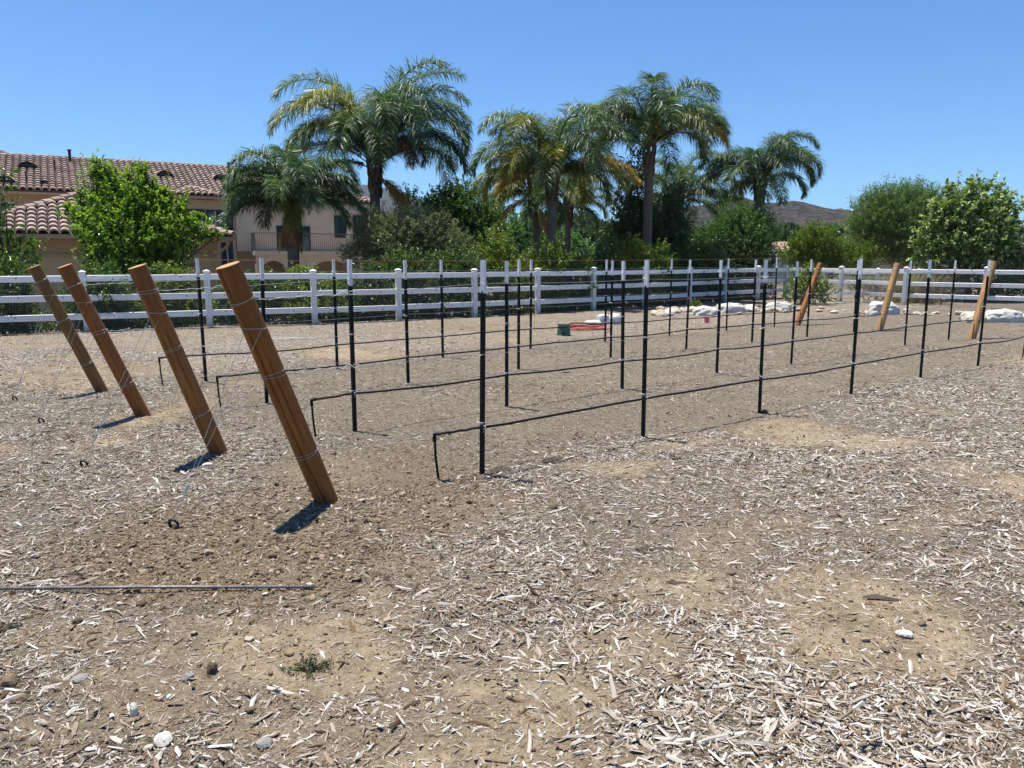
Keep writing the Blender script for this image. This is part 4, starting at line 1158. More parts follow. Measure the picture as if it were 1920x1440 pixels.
def palm(label, px, Y, crown_py, trunk_r, L, fronds=20, seed=0, extra=(), olive=0.15, boot=True, lean=0.0, elmin=-28, elmax=84, skirt=0, nl=78, ll=.62, bend=95, skew=0.0):
    r = np.random.default_rng(seed); rr = random.Random(seed)
    c = at(px, crown_py, Y); gb = float(hgt(c.x, c.y))
    root = empty('palm_tree', (c.x + lean, c.y, gb)); tag(root, label, 'palm tree', 'feather palms behind the fence')
    H = c.z - gb
    m = MB(); n = 14; pts = []; rad = []
    for i in range(n + 1):
        t = i / n
        pts.append(Vector((-lean * t ** 1.5 + .03 * math.sin(t * 5 + seed), .03 * math.cos(t * 4 + seed), -.2 + (H + .2) * t)))
        rad.append(trunk_r * (1.12 - .25 * t) * (1 + .03 * math.sin(i * 2.1)))
    m.tube(pts, rad, 16).build('trunk', M['palmtrunk'], root, True)
    # old leaf bases below the crown
    bm_ = MB()
    for i in range(26):
        t = i / 26; a = i * 2.4; z = H - .9 + t * 1.25
        p = Vector((-lean + math.cos(a) * trunk_r * .85, math.sin(a) * trunk_r * .85, z))
        q = p + Vector((math.cos(a) * (.04 + .12 * t), math.sin(a) * (.04 + .12 * t), .45 + .15 * t))
        bm_.tube([p, p.lerp(q, .5) + Vector((math.cos(a) * .03, math.sin(a) * .03, 0)), q], [.06, .05, .022], 6)
    bm_.build('leaf_bases', M['palmboot'], root, True)
    ctr = Vector((-lean, 0, H))
    specs = []
    for i in range(fronds):
        t = (i + .5) / fronds
        el = elmax - (elmax - elmin) * t ** .9 + rr.uniform(-6, 6)
        az = i * 137.5 + seed * 50 + rr.uniform(-14, 14)
        mat = 'frondolive' if rr.random() < olive * (0.4 + 1.4 * t) else 'frond'
        b_ = bend + rr.uniform(-14, 16) + (el - 50) * .35
        specs.append((az, el, L * rr.uniform(.88, 1.1) * (.62 + .38 * max(0, math.sin(R(el)))), b_, mat, rr.uniform(-.12, .12)))
    for e in extra: specs.append((e[0], e[1], L * e[2], e[3], e[4], e[5] if len(e) > 5 else 0.0))
    for az, el, l, b_, mat, tw in specs:
        l *= 1 + skew * math.cos(R(az)) * math.cos(R(el))
        v, f, ti = frond(r, az, el, l, b_, int(nl * 1.45), ll * (l / L) ** .5, .025 if mat != 'frondbrown' else .020, .9 if mat not in ('frondbrown', 'frondorange') else 1.2, tw)
        st_ = Vector((math.cos(R(az)), math.sin(R(az)), 0)) * trunk_r * .5
        me = mesh_np('frond', v, f, False, {'tint': ('FACE', 'FLOAT', ti)})
        o = link('frond', me, M[mat], root); o.location = ctr + st_ + Vector((0, 0, .35 * (el / 90) + .05))
    for i in range(skirt):
        a = i * 360 / skirt + rr.uniform(-15, 15)
        v, f, ti = frond(r, a, -74 + rr.uniform(-8, 8), L * rr.uniform(.34, .52), 14, 60, .26, .024, 1.5, 0, .5)
        me = mesh_np('dead_frond', v, f, False, {'tint': ('FACE', 'FLOAT', ti)})
        o = link('dead_frond', me, M['frondorange' if i % 3 else 'frondbrown'], root); o.location = ctr + Vector((math.cos(R(a)) * trunk_r * .6, math.sin(R(a)) * trunk_r * .75, .12 - .3 * (i % 2)))
    return root

palm('tallest left palm, big dark crown with brown dead fronds beside the house', 703, 28, 322, .20, 4.75, 23, 1,
     extra=[(-12, 60, .50, 165, 'frondbrown'), (-38, 55, .48, 160, 'frondbrown'), (-25, 58, .45, 165, 'frondbrown'), (250, 66, .72, 125, 'frondolive'), (195, 66, .74, 130, 'frondolive'), (-20, -35, .42, 45, 'frondgold'), (5, -48, .46, 35, 'frondbrown'), (172, 66, .80, 150, 'frond'), (182, 20, .50, 75, 'frond'),
            (0, 66, .86, 145, 'frond'), (8, 50, .72, 122, 'frond'), (-15, 34, .62, 98, 'frond'), (12, 80, .98, 122, 'frond'), (20, 83, 1.05, 100, 'frond'), (-30, 86, 1.0, 108, 'frond'), (200, 82, .8, 122, 'frond'), (-6, 72, .92, 135, 'frond')], olive=.1, elmin=42, elmax=89, bend=144, nl=150, ll=.92, skew=.12)
palm('short palm with a skirt of orange dead fronds in front of the house', 548, 24.5, 392, .19, 2.45, 18, 2, extra=[(180, 58, .95, 125, 'frond'), (190, 25, .8, 85, 'frond'), (0, 48, .95, 105, 'frond'), (10, 25, .95, 80, 'frond'), (172, 40, .95, 105, 'frond'), (90, 75, .9, 100, 'frond'), (185, 12, .9, 66, 'frond')], olive=.05, skirt=14, elmin=16, bend=120, nl=130, ll=.72)
palm('palm with a banded grey trunk and yellowing fronds, middle of the picture', 1035, 27, 340, .17, 3.5, 19, 3,
     extra=[(-18, 28, .9, 86, 'frondgold'), (-30, 20, .82, 78, 'frondolive'), (270, 50, .62, 110, 'frondolive'), (190, 44, .7, 100, 'frondolive'), (160, 22, .6, 90, 'frondgold'), (20, 84, .95, 120, 'frond'), (160, 80, .9, 125, 'frond')], olive=.3, elmin=16, elmax=89, bend=132, nl=135, ll=.8)
palm('slim palm with orange-tipped fronds just left of the banded trunk', 1000, 33, 372, .15, 3.2, 15, 4, extra=[(185, 20, .75, 90, 'frondgold'), (200, -15, .6, 60, 'frondgold'), (-10, -60, .45, 20, 'frondorange'), (175, 36, .85, 95, 'frondolive'), (182, 50, .9, 115, 'frondolive')], olive=.35, lean=.25, elmin=0, bend=120, nl=125, ll=.78)
palm('tallest right palm with a golden frond arching out to the right', 1217, 30, 285, .18, 3.85, 18, 5,
     extra=[(-4, 40, .86, 105, 'frondgold'), (178, 38, .8, 98, 'frondgold'), (265, 54, .55, 125, 'frondolive'), (188, 26, .7, 90, 'frondolive'), (165, 70, .74, 135, 'frond'), (12, 64, .95, 138, 'frond'), (-10, 56, .9, 125, 'frond'), (60, 86, .85, 110, 'frond'), (178, 74, .8, 130, 'frond')], olive=.2, elmin=36, elmax=89, bend=140, nl=140, ll=.82)
palm('low palm crown behind, just right of the dark tree mass', 1272, 36, 380, .17, 3.5, 18, 6, extra=[(0, 50, .95, 118, 'frond'), (-10, 24, .9, 85, 'frondolive')], olive=.2, elmin=5, bend=122, nl=125, ll=.78)
palm('lone palm with a drooping crown on the right, before the brown hills', 1425, 35, 345, .20, 3.3, 17, 7, extra=[(178, 42, .9, 132, 'frond'), (200, 0, .65, 80, 'frondolive'), (-8, 60, 1.02, 155, 'frond'), (-3, 50, .9, 148, 'frond'), (185, 56, .9, 145, 'frond')], olive=.06, elmin=18, elmax=87, bend=144, nl=140, ll=.8)
palm('small palm low behind the banded trunk, hanging green fronds', 1066, 38, 392, .16, 3.2, 15, 8, extra=[(0, 30, .9, 105, 'frondolive')], olive=.4, bend=122, elmin=0, nl=115, ll=.78)

# silver fan palm
b = gbase(1612, 40); root = empty('fan_palm', b); tag(root, 'small silvery fan palm below the feathery tree', 'palm tree')
r_ = random.Random(4); hc = at(1612, 462, 40).z - b[2]
MB().tube([(0, 0, -.2), (0, 0, hc)], [.16, .13], 10).build('trunk', M['palmtrunk'], root, True)
for i in range(15):
    az = i * 137.5; el = R(r_.uniform(-5, 75)); d = Vector((math.cos(R(az)) * math.cos(el), math.sin(R(az)) * math.cos(el), math.sin(el)))
    p = Vector((0, 0, hc)) + d * .55; s = d.cross(Vector((0, 0, 1))).normalized(); nrm = s.cross(d)
    m = MB(); m.tube([Vector((0, 0, hc - .1)), p], [.015, .01], 4); ti = [.9] * 6
    for q in range(22):
        a = R(-115 + 230 * q / 21); dd = (d * math.cos(a) + s * math.sin(a)).normalized(); wv = dd.cross(nrm).normalized() * .022
        tip = p + dd * .72 - Vector((0, 0, .1)); mid = p + dd * .4 + nrm * .03
        m.add([p, mid - wv, tip, mid + wv], [(0, 1, 2), (0, 2, 3)])
    me = m.mesh('frond'); a_ = me.attributes.new('tint', 'FLOAT', 'FACE'); a_.data.foreach_set('value', [r_.uniform(.2, 1) for _ in me.polygons])
    link('frond', me, M['frondsilver'], root)

# ------------------------------------------------------------------ house
HA = R(29.8); HO = Vector((-23.4, 36.0, 0)); HU = Vector((math.cos(HA), math.sin(HA), 0)); HV = Vector((-math.sin(HA), math.cos(HA), 0))
house = empty('tiled_house', HO, HA)
tag(house, 'tan stucco two-storey house with brown barrel-tile roofs on the left', 'house')
def hs(px, w, py=440):
    k = kx(px, py); p = HO + HV * w
    return (k * p.y - p.x) / (HU.x - k * HU.y)
def hz(px, py, w):
    p = HO + HV * w + HU * hs(px, w, py)
    return at(px, py, p.y).z
EZ, RZ, RW = 4.80, 6.88, 5.4            # main eave and ridge height, half depth
S0, S1 = -5.2, 18.1
PAD = -0.75
SL = (RZ - EZ) / RW

# tiles: one barrel course piece, x across, y up the slope
TW, TL = 0.30, 0.38
def tile_mesh():
    m = MB(); seg = 6; vs = []
    for (y, r, dz) in ((-0.02, 0.142, 0.062), (TL + .03, 0.118, 0.0)):
        for j in range(seg + 1):
            a = math.pi * j / seg
            vs.append((-math.cos(a) * r, y, math.sin(a) * r * .80 + dz))
    n = seg + 1
    fs = [(j, j + 1, j + 1 + n, j + n) for j in range(seg)]
    # thick lip at the lower end
    vs2 = [(-math.cos(math.pi * j / seg) * .115, -0.02, math.sin(math.pi * j / seg) * .115 * .78 + .02) for j in range(n)]
    fs += [(j + 1, j, 2 * n + j, 2 * n + j + 1) for j in range(seg)]
    m.add(vs + vs2, fs)
    return m
TM = tile_mesh(); TME = TM.mesh('roof_tile', False); TME.materials.append(M['tile'])
TV = np.array(TM.v)
def slope_matrix(o, ux, uy):
    ux = Vector(ux).normalized(); uy = Vector(uy).normalized(); uz = ux.cross(uy)
    return Matrix.Translation(o) @ Matrix((ux, uy, uz)).transposed().to_4x4()
def inside(poly, x, y):
    c = False; j = len(poly) - 1
    for i in range(len(poly)):
        if (poly[i][1] > y) != (poly[j][1] > y) and x < (poly[j][0] - poly[i][0]) * (y - poly[i][1]) / (poly[j][1] - poly[i][1]) + poly[i][0]: c = not c
        j = i
    return c
def tiled_plane(parent, o, ux, uy, poly, indiv=0):
    """lining sheet plus barrel tiles over polygon poly given in slope coordinates"""
    Mx = slope_matrix(o, ux, uy)
    m = MB(); n = len(poly)
    m.add([Mx @ Vector((x, y, 0)) for x, y in poly] + [Mx @ Vector((x, y, -.10)) for x, y in poly], [tuple(range(n)), tuple(reversed(range(n, 2 * n)))] + [(i, i + n, (i + 1) % n + n, (i + 1) % n) for i in range(n)])
    lining = m.build('roof_deck', M['rooflining'], parent)
    x0 = min(p[0] for p in poly); x1 = max(p[0] for p in poly); y1 = max(p[1] for p in poly)
    vs, fs = [], []; cnt = 0; rr = random.Random(3)
    for iy in range(int(y1 / TL) + 1):
        for ix in range(int((x1 - x0) / TW) + 1):
            cx_, cy_ = x0 + (ix + .5) * TW, iy * TL - .04
            if not inside(poly, cx_, max(cy_ + TL * .5, .02)): continue
            mt = Mx @ Matrix.Translation((cx_ + rr.uniform(-.006, .006), cy_ + rr.uniform(-.012, .012), .012 + rr.uniform(0, .006))) @ Matrix.Rotation(rr.uniform(-.012, .012), 4, 'Z')
            if cnt < indiv:
                link('roof_tile', TME, None, parent, mt); cnt += 1
            else:
                b = len(vs); vs += [tuple(mt @ Vector(v)) for v in TV]; fs += [tuple(i + b for i in f) for f in TM.f]
    if vs:
        me = bpy.data.meshes.new('tile_field'); me.from_pydata(vs, [], fs); me.update()
        o_ = link('tile_field', me, M['tile'], parent); o_['kind'] = 'stuff'
    return lining
def ridge_caps(parent, a, b, r=.13):
    a = Vector(a); b = Vector(b); L = (b - a).length; n = max(1, int(L / .36)); d = (b - a) / n
    sx = d.cross(Vector((0, 0, 1))).normalized(); up = sx.cross(d).normalized()
    m = MB()
    for i in range(n):
        p = a + d * i; q = p + d * 1.08; vs = []
        for (c, rad, dz) in ((p, r, .03), (q, r * .86, .0)):
            for j in range(7):
                t = math.pi * j / 6
                vs.append(c + sx * -math.cos(t) * rad + up * (math.sin(t) * rad * .85 + dz + .02))
        m.add(vs, [(j, j + 1, j + 8, j + 7) for j in range(6)] + [tuple(range(7))])
    o = m.build('ridge_tiles', M['tile'], parent); o['kind'] = 'stuff'

sl_len = math.hypot(RW, RZ - EZ)
main_roof = link('main_roof', None, None, house) if False else empty('main_roof'); main_roof.parent = house
uy = Vector((0, RW, RZ - EZ))
tiled_plane(main_roof, Vector((S0, 0, EZ)), (1, 0, 0), uy, [(0, 0), (S1 - S0, 0), (S1 - S0 - RW, sl_len), (RW, sl_len)])
tiled_plane(main_roof, Vector((S1, 0, EZ)), (0, 1, 0), Vector((-RW, 0, RZ - EZ)), [(0, 0), (2 * RW, 0), (RW, sl_len)])
m = MB(); m.add([(S0, 2 * RW, EZ), (S1, 2 * RW, EZ), (S1 - RW, RW, RZ), (S0 + RW, RW, RZ), (S0, 0, EZ)], [(1, 0, 3, 2), (0, 4, 3)]); m.build('rear_slopes', M['tile'], main_roof)
ridge_caps(main_roof, (S0 + RW, RW, RZ), (S1 - RW, RW, RZ)); ridge_caps(main_roof, (S0, 0, EZ), (S0 + RW, RW, RZ)); ridge_caps(main_roof, (S1, 0, EZ), (S1 - RW, RW, RZ))
# small hip over the bay
ba, bb = hs(318, -.9, 371), hs(412, -.9, 371); bmid = (ba + bb) / 2; bh = (bb - ba) / 2 * SL
bl = (bb - ba) / 2; bsl = math.hypot(bl, bh)
tiled_plane(main_roof, Vector((ba, -.9, EZ - .02)), (1, 0, 0), Vector((0, bl, bh)), [(0, 0), (2 * bl, 0), (bl, bsl)])
m = MB(); m.add([(ba, -.9, EZ - .02), (bb, -.9, EZ - .02), (bmid, bl - .9, EZ - .02 + bh), (ba, 1.6, EZ - .02), (bb, 1.6, EZ - .02), (bmid, bl + 1.5, EZ - .02 + bh)], [(0, 2, 5, 3), (1, 4, 5, 2)]); m.build('bay_roof_sides', M['tile'], main_roof)
ridge_caps(main_roof, (ba, -.9, EZ), (bmid, bl - .9, EZ + bh), .11); ridge_caps(main_roof, (bb, -.9, EZ), (bmid, bl - .9, EZ + bh), .11)
# eyebrow vents, pipes
def on_slope(px, py):
    for w in np.linspace(0, RW, 300):
        if hz(px, py, w) <= EZ + w * SL: break
    return Vector((hs(px, w, py), w, EZ + w * SL))
for px, py in ((53, 317), (200, 326), (308, 333), (413, 339), (10, 345)):
    p = on_slope(px, py); m = MB(); vs = []
    for y_, r_, f_ in ((-.32, .46, 1.0), (.6, .36, 1.0)):
        vs += [p + Vector((-math.cos(math.pi * j / 10) * r_, y_, (math.sin(math.pi * j / 10) * .36 * f_ if y_ < 0 else math.sin(math.pi * j / 10) * .05) + y_ * SL + .10)) for j in range(11)]
    m.add(vs, [(j, j + 1, j + 12, j + 11) for j in range(10)])
    v = m.build('eyebrow_vent', M['tile'], main_roof)
    m = MB(); m.add([p + Vector((-math.cos(math.pi * j / 10) * .43, -.28, math.sin(math.pi * j / 10) * .33 - .28 * SL + .10)) for j in range(11)], [tuple(range(11))]); m.build('louvre', M['vent'], v)
for px, py, h_, r_ in ((132, 307, .55, .07), (430, 331, .6, .07), (103, 318, .3, .035), (50, 341, .3, .035), (83, 349, .16, .16)):
    p = on_slope(px, py); m = MB(); m.tube([p - Vector((0, 0, .05)), p + Vector((0, 0, h_ + .1))], r_, 10)
    if r_ < .1: m.tube([p + Vector((0, 0, h_ + .1)), p + Vector((0, 0, h_ + .16))], r_ * 1.5, 10)
    m.build('roof_pipe', M['vent'], main_roof)
# soffit, fascia, frieze
m = MB(); m.box(S0 + .02, S1 - .02, .02, .06, EZ - .20, EZ - .09); m.box(S0 + .05, S1 - .05, .06, .70, EZ - .16, EZ - .12); m.build('eave_soffit', M['trim'], house)
m = MB(); m.box(S0 + .6, S1 - .6, .62, .7, EZ - .62, EZ - .16); m.box(S0 + .6, S1 - .58, .55, .62, EZ - .34, EZ - .16); m.build('frieze', M['trim'], house)
WALLW = .7
m = MB(); m.box(S0 + .7, S1 - .7, WALLW, 2 * RW - .7, PAD, EZ - .16); m.build('upper_wall', M['stucco'], house)

def window(px0, px1, py0, py1, w, mull=0, name='window', deep=.05, surround=False):
    a, b = hs(px0, w, (py0 + py1) / 2), hs(px1, w, (py0 + py1) / 2); zt, zb = hz((px0 + px1) / 2, py0, w), hz((px0 + px1) / 2, py1, w)
    f = .07; m = MB()
    m.box(a, b, w - deep, w - .003, zt - f, zt); m.box(a, b, w - deep, w - .003, zb, zb + f); m.box(a, a + f, w - deep, w - .003, zb + f, zt - f); m.box(b - f, b, w - deep, w - .003, zb + f, zt - f)
    o = m.build(name, M['winframe'], house)
    MB().box(a + f, b - f, w - .015, w - .004, zb + f, zt - f).build('pane', M['glass'], o)
    for i in range(mull):
        c = a + (b - a) * (i + 1) / (mull + 1)
        MB().box(c - .035, c + .035, w - deep - .01, w - .018, zb + f, zt - f).build('mullion', M['mullion'], o)
    if surround:
        t = .12; m = MB()
        m.box(a - t, b + t, w - .09, w - .004, zt + .003, zt + t); m.box(a - t, a - .003, w - .09, w - .004, zb, zt); m.box(b + .003, b + t, w - .09, w - .004, zb, zt); m.box(a - t, b + t, w - .11, w - .004, zb - t, zb - .003)
        m.build('surround', M['stuccolight'], o)
    return o
window(-30, 26, 382, 412, WALLW, 0, surround=True)
# bay with tall dark glazing, under the small hip
bw = -.35
m = MB(); m.box(hs(330, bw), hs(442, bw), bw, WALLW - .01, PAD, EZ - .2); m.build('bay_wall', M['stucco'], house)
m = MB(); m.box(ba + .05, bb + .3, -.86, bw, EZ - .16, EZ - .11); m.box(ba + .03, bb + .3, -.90, -.86, EZ - .2, EZ - .06); m.build('bay_eave', M['trim'], house)
window(352, 384, 392, 432, bw, 0); window(387, 437, 394, 437, bw, 2); window(415, 437, 448, 500, bw, 1)
# right block with balcony and loggia
rw = -.35
lw0, lw1 = hs(443, rw), S1 - .75
m = MB(); m.box(lw0 + .01, lw1, rw, WALLW - .01, hz(560, 470, rw) - .05, EZ - .2); m.build('upper_block', M['stuccolight'], house)
m = MB(); m.box(lw0 + .03, lw1 + .02, rw - .08, rw - .003, EZ - .62, EZ - .45); m.box(hs(648, rw) + .02, hs(659, rw) - .02, rw - .07, rw - .003, hz(650, 448, rw), EZ - .63); m.build('moulding', M['stuccolight'], house)
window(519, 582, 424, 470, rw, 1, 'balcony_door', surround=False); window(627, 648, 404, 446, rw, 0); window(662, 684, 404, 446, rw, 0)
bz = hz(560, 471, rw - 1.2); bx0, bx1 = hs(476, rw - 1.2), hs(690, rw - 1.2)
bal = MB().box(bx0, bx1, rw - 1.25, rw - .004, bz - .22, bz).build('balcony', M['stuccolight'], house)
m = MB()
rt = hz(560, 437, rw - 1.2)
m.box(bx0 + .05, bx1 - .05, rw - 1.20, rw - 1.16, rt - .04, rt); m.box(bx0 + .05, bx1 - .05, rw - 1.20, rw - 1.16, bz + .06, bz + .09)
nb = int((bx1 - bx0) / .11)
for i in range(nb + 1):
    c = bx0 + .06 + (bx1 - bx0 - .12) * i / nb; m.box(c - .009, c + .009, rw - 1.189, rw - 1.171, bz - .002, rt - .04)
m.box(bx0 + .05, bx0 + .09, rw - 1.16, rw - .01, rt - .04, rt)
for i in range(10): m.box(bx0 + .06, bx0 + .078, rw - 1.1 + i * .11, rw - 1.082 + i * .11, bz - .002, rt - .04)
o = m.build('railing', M['iron_rail'], bal)
# loggia arcade below the balcony
az0, az1 = PAD, bz - .22
spans = [(hs(488, rw - 1.2), hs(534, rw - 1.2)), (hs(586, rw - 1.2), hs(652, rw - 1.2))]
m = MB(); cur = bx0 + .05; y0, y1 = rw - 1.15, rw - .85
for a, b in spans:
    m.box(cur, a, y0, y1, az0, az1)
    n = 12; sp = hz(560, 507, rw - 1.2); rise = (az1 - .28) - sp
    for i in range(n):
        t0, t1 = i / n, (i + 1) / n
        f0, f1 = [sp + rise * math.sqrt(max(0, 1 - (2 * t - 1) ** 2)) for t in (t0, t1)]
        xa, xb = a + (b - a) * t0, a + (b - a) * t1
        m.add([(xa, y0, f0), (xb, y0, f1), (xb, y0, az1), (xa, y0, az1), (xa, y1, f0), (xb, y1, f1), (xb, y1, az1), (xa, y1, az1)], [(0, 1, 2, 3), (5, 4, 7, 6), (0, 4, 5, 1)])
    cur = b
m.box(cur, bx1 - .05, y0, y1, az0, az1)
m.build('arcade', M['stuccolight'], house)
m = MB(); m.box(lw0 + .02, lw1 - .01, rw + .5, WALLW - .02, PAD, hz(560, 470, rw) - .06); m.build('lower_wall', M['stucco'], house)

# front low wing
gw = -14.2; gs0, gs1 = -.69, 7.57; gez = 2.42; gh = (gs1 - gs0) / 2; grise = gh * .4; gsl = math.hypot(gh, grise)
wing = empty('low_wing_roof'); wing.parent = house
gm_ = (gs0 + gs1) / 2
tiled_plane(wing, Vector((gs0, gw, gez)), (1, 0, 0), Vector((0, gh, grise)), [(0, 0), (gs1 - gs0, 0), (gh, gsl)], indiv=300)
tiled_plane(wing, Vector((gs1, gw, gez)), (0, 1, 0), Vector((-gh, 0, grise)), [(0, 0), (14.5, 0), (14.5, gsl), (gh, gsl)])
m = MB(); m.add([(gs0, gw, gez), (gs0, gw + 14.5, gez), (gm_, gw + 14.5, gez + grise), (gm_, gw + gh, gez + grise)], [(0, 3, 2, 1)]); m.build('wing_rear_slope', M['tile'], wing)
for a in ((gs0, gw, gez), (gs1, gw, gez)): ridge_caps(wing, a, (gm_, gw + gh, gez + grise), .15)
ridge_caps(wing, (gm_, gw + gh, gez + grise), (gm_, gw + 14, gez + grise), .15)
m = MB(); m.box(gs0 - .05, gs1 + .05, gw - .13, gw + .0, gez - .16, gez - .03); m.box(gs1 - .0, gs1 + .12, gw + .003, gw + 14, gez - .16, gez - .03); m.build('gutter', M['trim'], house)
m = MB(); m.box(gs0, gs1 - .003, gw + .003, gw + .6, gez - .15, gez - .10); m.box(gs1 - .6, gs1 - .004, gw + .6, gw + 14, gez - .15, gez - .10); m.build('wing_soffit', M['trim'], house)
m = MB(); m.box(gs0 + .6, gs1 - .6, gw + .6, gw + 14.2, PAD, gez - .15); m.build('wing_wall', M['stucco'], house)
m = MB(); m.box(gs0 + .45, gs1 - .45, gw + .45, gw + .597, gez - .50, gez - .155); m.box(gs0 + .5, gs1 - .5, gw + .53, gw + .597, gez - .72, gez - .62); m.build('wing_frieze', M['trim'], house)
m = MB(); a = Vector((gs1 - .12, gw + .02, gez - .16))
m.tube([a, a + Vector((-.05, .1, -.15)), a + Vector((-.45, .42, -.55)), a + Vector((-.45, .45, -2.6))], .05, 8).build('downpipe', M['trim'], house, True)

# ------------------------------------------------------------------ far houses in the valley
def far_house(label, px, py, Y, w, d, h, rise, rz, wall, seed):
    p = at(px, py, Y); gb = float(hgt(p.x, p.y)) - .3
    root = empty('far_house', (p.x, p.y, gb), rz); tag(root, label, 'house', 'distant houses in the valley')
    ez = p.z - gb - rise; o_ = .4
    MB().box(-w / 2, w / 2, -d / 2, d / 2, 0, ez).build('wall', M[wall], root)
    m = MB(); a, b = w / 2 + o_, d / 2 + o_
    m.add([(-a, -b, ez), (a, -b, ez), (a, b, ez), (-a, b, ez), (-a + b, 0, ez + rise), (a - b, 0, ez + rise)], [(0, 1, 5, 4), (1, 2, 5), (2, 3, 4, 5), (3, 0, 4), (0, 3, 2, 1)])
    m.build('roof', M['fartile'], root)
    for i in range(3):
        x_ = -w / 2 + w * (i + .5) / 3
        f = MB().box(x_ - .6, x_ + .6, -d / 2 - .05, -d / 2 - .004, ez - 2.0, ez - .7).build('window', M['winframe'], root)
M['fartile'] = simple('far_roof_tile', (0.34, 0.215, 0.165), .9, 0, .25, 1.2, .3)
far_house('distant house with a pinkish tile roof seen left of the dark tree mass', 1166, 462, 120, 13, 9, 5, 1.8, R(20), 'stuccolight', 1)
far_house('distant pale house on the slope above the nearer pinkish roof', 1162, 438, 260, 18, 12, 6, 2.4, R(-15), 'stuccolight', 2)
far_house('distant pink-roofed house peeking out right of the lone palm', 1466, 453, 130, 9, 7, 5, 1.6, R(10), 'stuccolight', 3)
# valley trees
for i, (px, py, Y, rx, rz, mt) in enumerate([(960, 445, 75, 60, 40, 'lf_mid'), (1100, 455, 95, 45, 26, 'lf_dark'), (1050, 470, 70, 50, 30, 'lf_mid'), (1290, 455, 110, 30, 28, 'lf_dark'), (1250, 430, 150, 30, 34, 'lf_dark'),
                                            (1130, 445, 170, 24, 22, 'lf_dark'), (1480, 445, 170, 22, 20, 'lf_dark'), (1560, 450, 150, 26, 22, 'lf_mid'), (920, 455, 60, 35, 36, 'lf_dark'), (1010, 440, 110, 40, 34, 'lf_mid'), (1090, 425, 210, 26, 20, 'lf_dark')]):
    s = Y / 1460; lf = max(.16, Y * .0042)
    desc = ['pale hazy', 'dark', 'low rounded', 'tall dark', 'bluish dark', 'small dark', 'tiny dark', 'little green', 'dark bushy', 'soft green', 'small hazy'][i]
    wh = ['behind the slim orange-tipped palm', 'right of the small palm', 'below the banded-trunk palm', 'right of the dark tree mass', 'in the gap right of the dark mass', 'left of the distant pale house', 'above the pink-roofed house', 'above the yellow-green shrub', 'behind the dark leafy tree', 'between the two middle palm trunks', 'on the slope behind the yellowing palm'][i]
    plant('valley_tree', '%s valley tree %s' % (desc, wh), 'tree', gbase(px, Y),
          [E(px, py, Y, rx, rz), E(px - rx * .5, py + rz * .3, Y, rx * .6, rz * .7), E(px + rx * .5, py + rz * .25, Y, rx * .6, rz * .75), E(px + rx * .1, py - rz * .4, Y, rx * .5, rz * .5), E(px, py + rz * .7, Y, rx * .9, rz * .6)],
          mt, 420, 9, lf * 1.6, lf * .8, rx * s * .3, .4, .1, .15 * Y / 60, .3, 'valley trees', 500 + i)

# ------------------------------------------------------------------ rocks, sacks and small things
rock_me = [rock_mesh('rock', 200 + i, 2, .3, .62) for i in range(8)]
M['rock'] = None
def rock_material(name, stops):
    m, nt, b = newmat(name)
    oi = nt.nodes.new('ShaderNodeObjectInfo')
    c = ramp(nt, oi.outputs['Random'], stops)
    n = noise(nt, 2.5, 5, .65, coords(nt))
    c = mixc(nt, mathn(nt, 'MULTIPLY', n, .5), c, mixc(nt, 1.0, c, (.55, .5, .45), 'MULTIPLY'))
    nt.links.new(c, b.inputs['Base Color']); b.inputs['Roughness'].default_value = .9
    bump(nt, b, noise(nt, 7, 5, .6, coords(nt)), .4, .05)
    return m
M['rock'] = rock_material('pale_rock', [(0, (.36, .29, .22)), (.4, (.50, .44, .35)), (.75, (.56, .52, .45)), (1, (.64, .61, .55))])
for me in rock_me: me.materials.append(M['rock'])
rr = random.Random(11)
cnt = 0
RLAB = 'pale rock lying in the row of rocks along the fence'
line = [(1222, 589), (1260, 586), (1300, 584), (1350, 582), (1400, 583), (1450, 583), (1500, 584), (1560, 585), (1620, 588), (1690, 590), (1740, 591), (1800, 592), (1850, 596), (1915, 600)]
for q in range(180):
    u = rr.random() if q % 3 else rr.random() * .42
    u = u * (len(line) - 1); i = int(u); t = u - i
    px = line[i][0] * (1 - t) + line[i + 1][0] * t; py = line[i][1] * (1 - t) + line[i + 1][1] * t
    if px > 1560 and rr.random() < .45: continue
    py += rr.gauss(0, 3.0 if px < 1430 else 2.3)
    g = G(px, py); s = rr.uniform(.06, .17) * (1.1 if px < 1450 else .85)
    o = link('rock', rr.choice(rock_me)); o.location = (g.x, g.y, float(hgt(g.x, g.y)) + s * .28)
    o.rotation_euler = (rr.uniform(-.3, .3), rr.uniform(-.3, .3), rr.uniform(0, 6.28)); o.scale = (s * rr.uniform(.9, 1.35), s, s * rr.uniform(.8, 1.1))
    tag(o, RLAB, 'rock', 'pale rocks edging the far side of the garden')

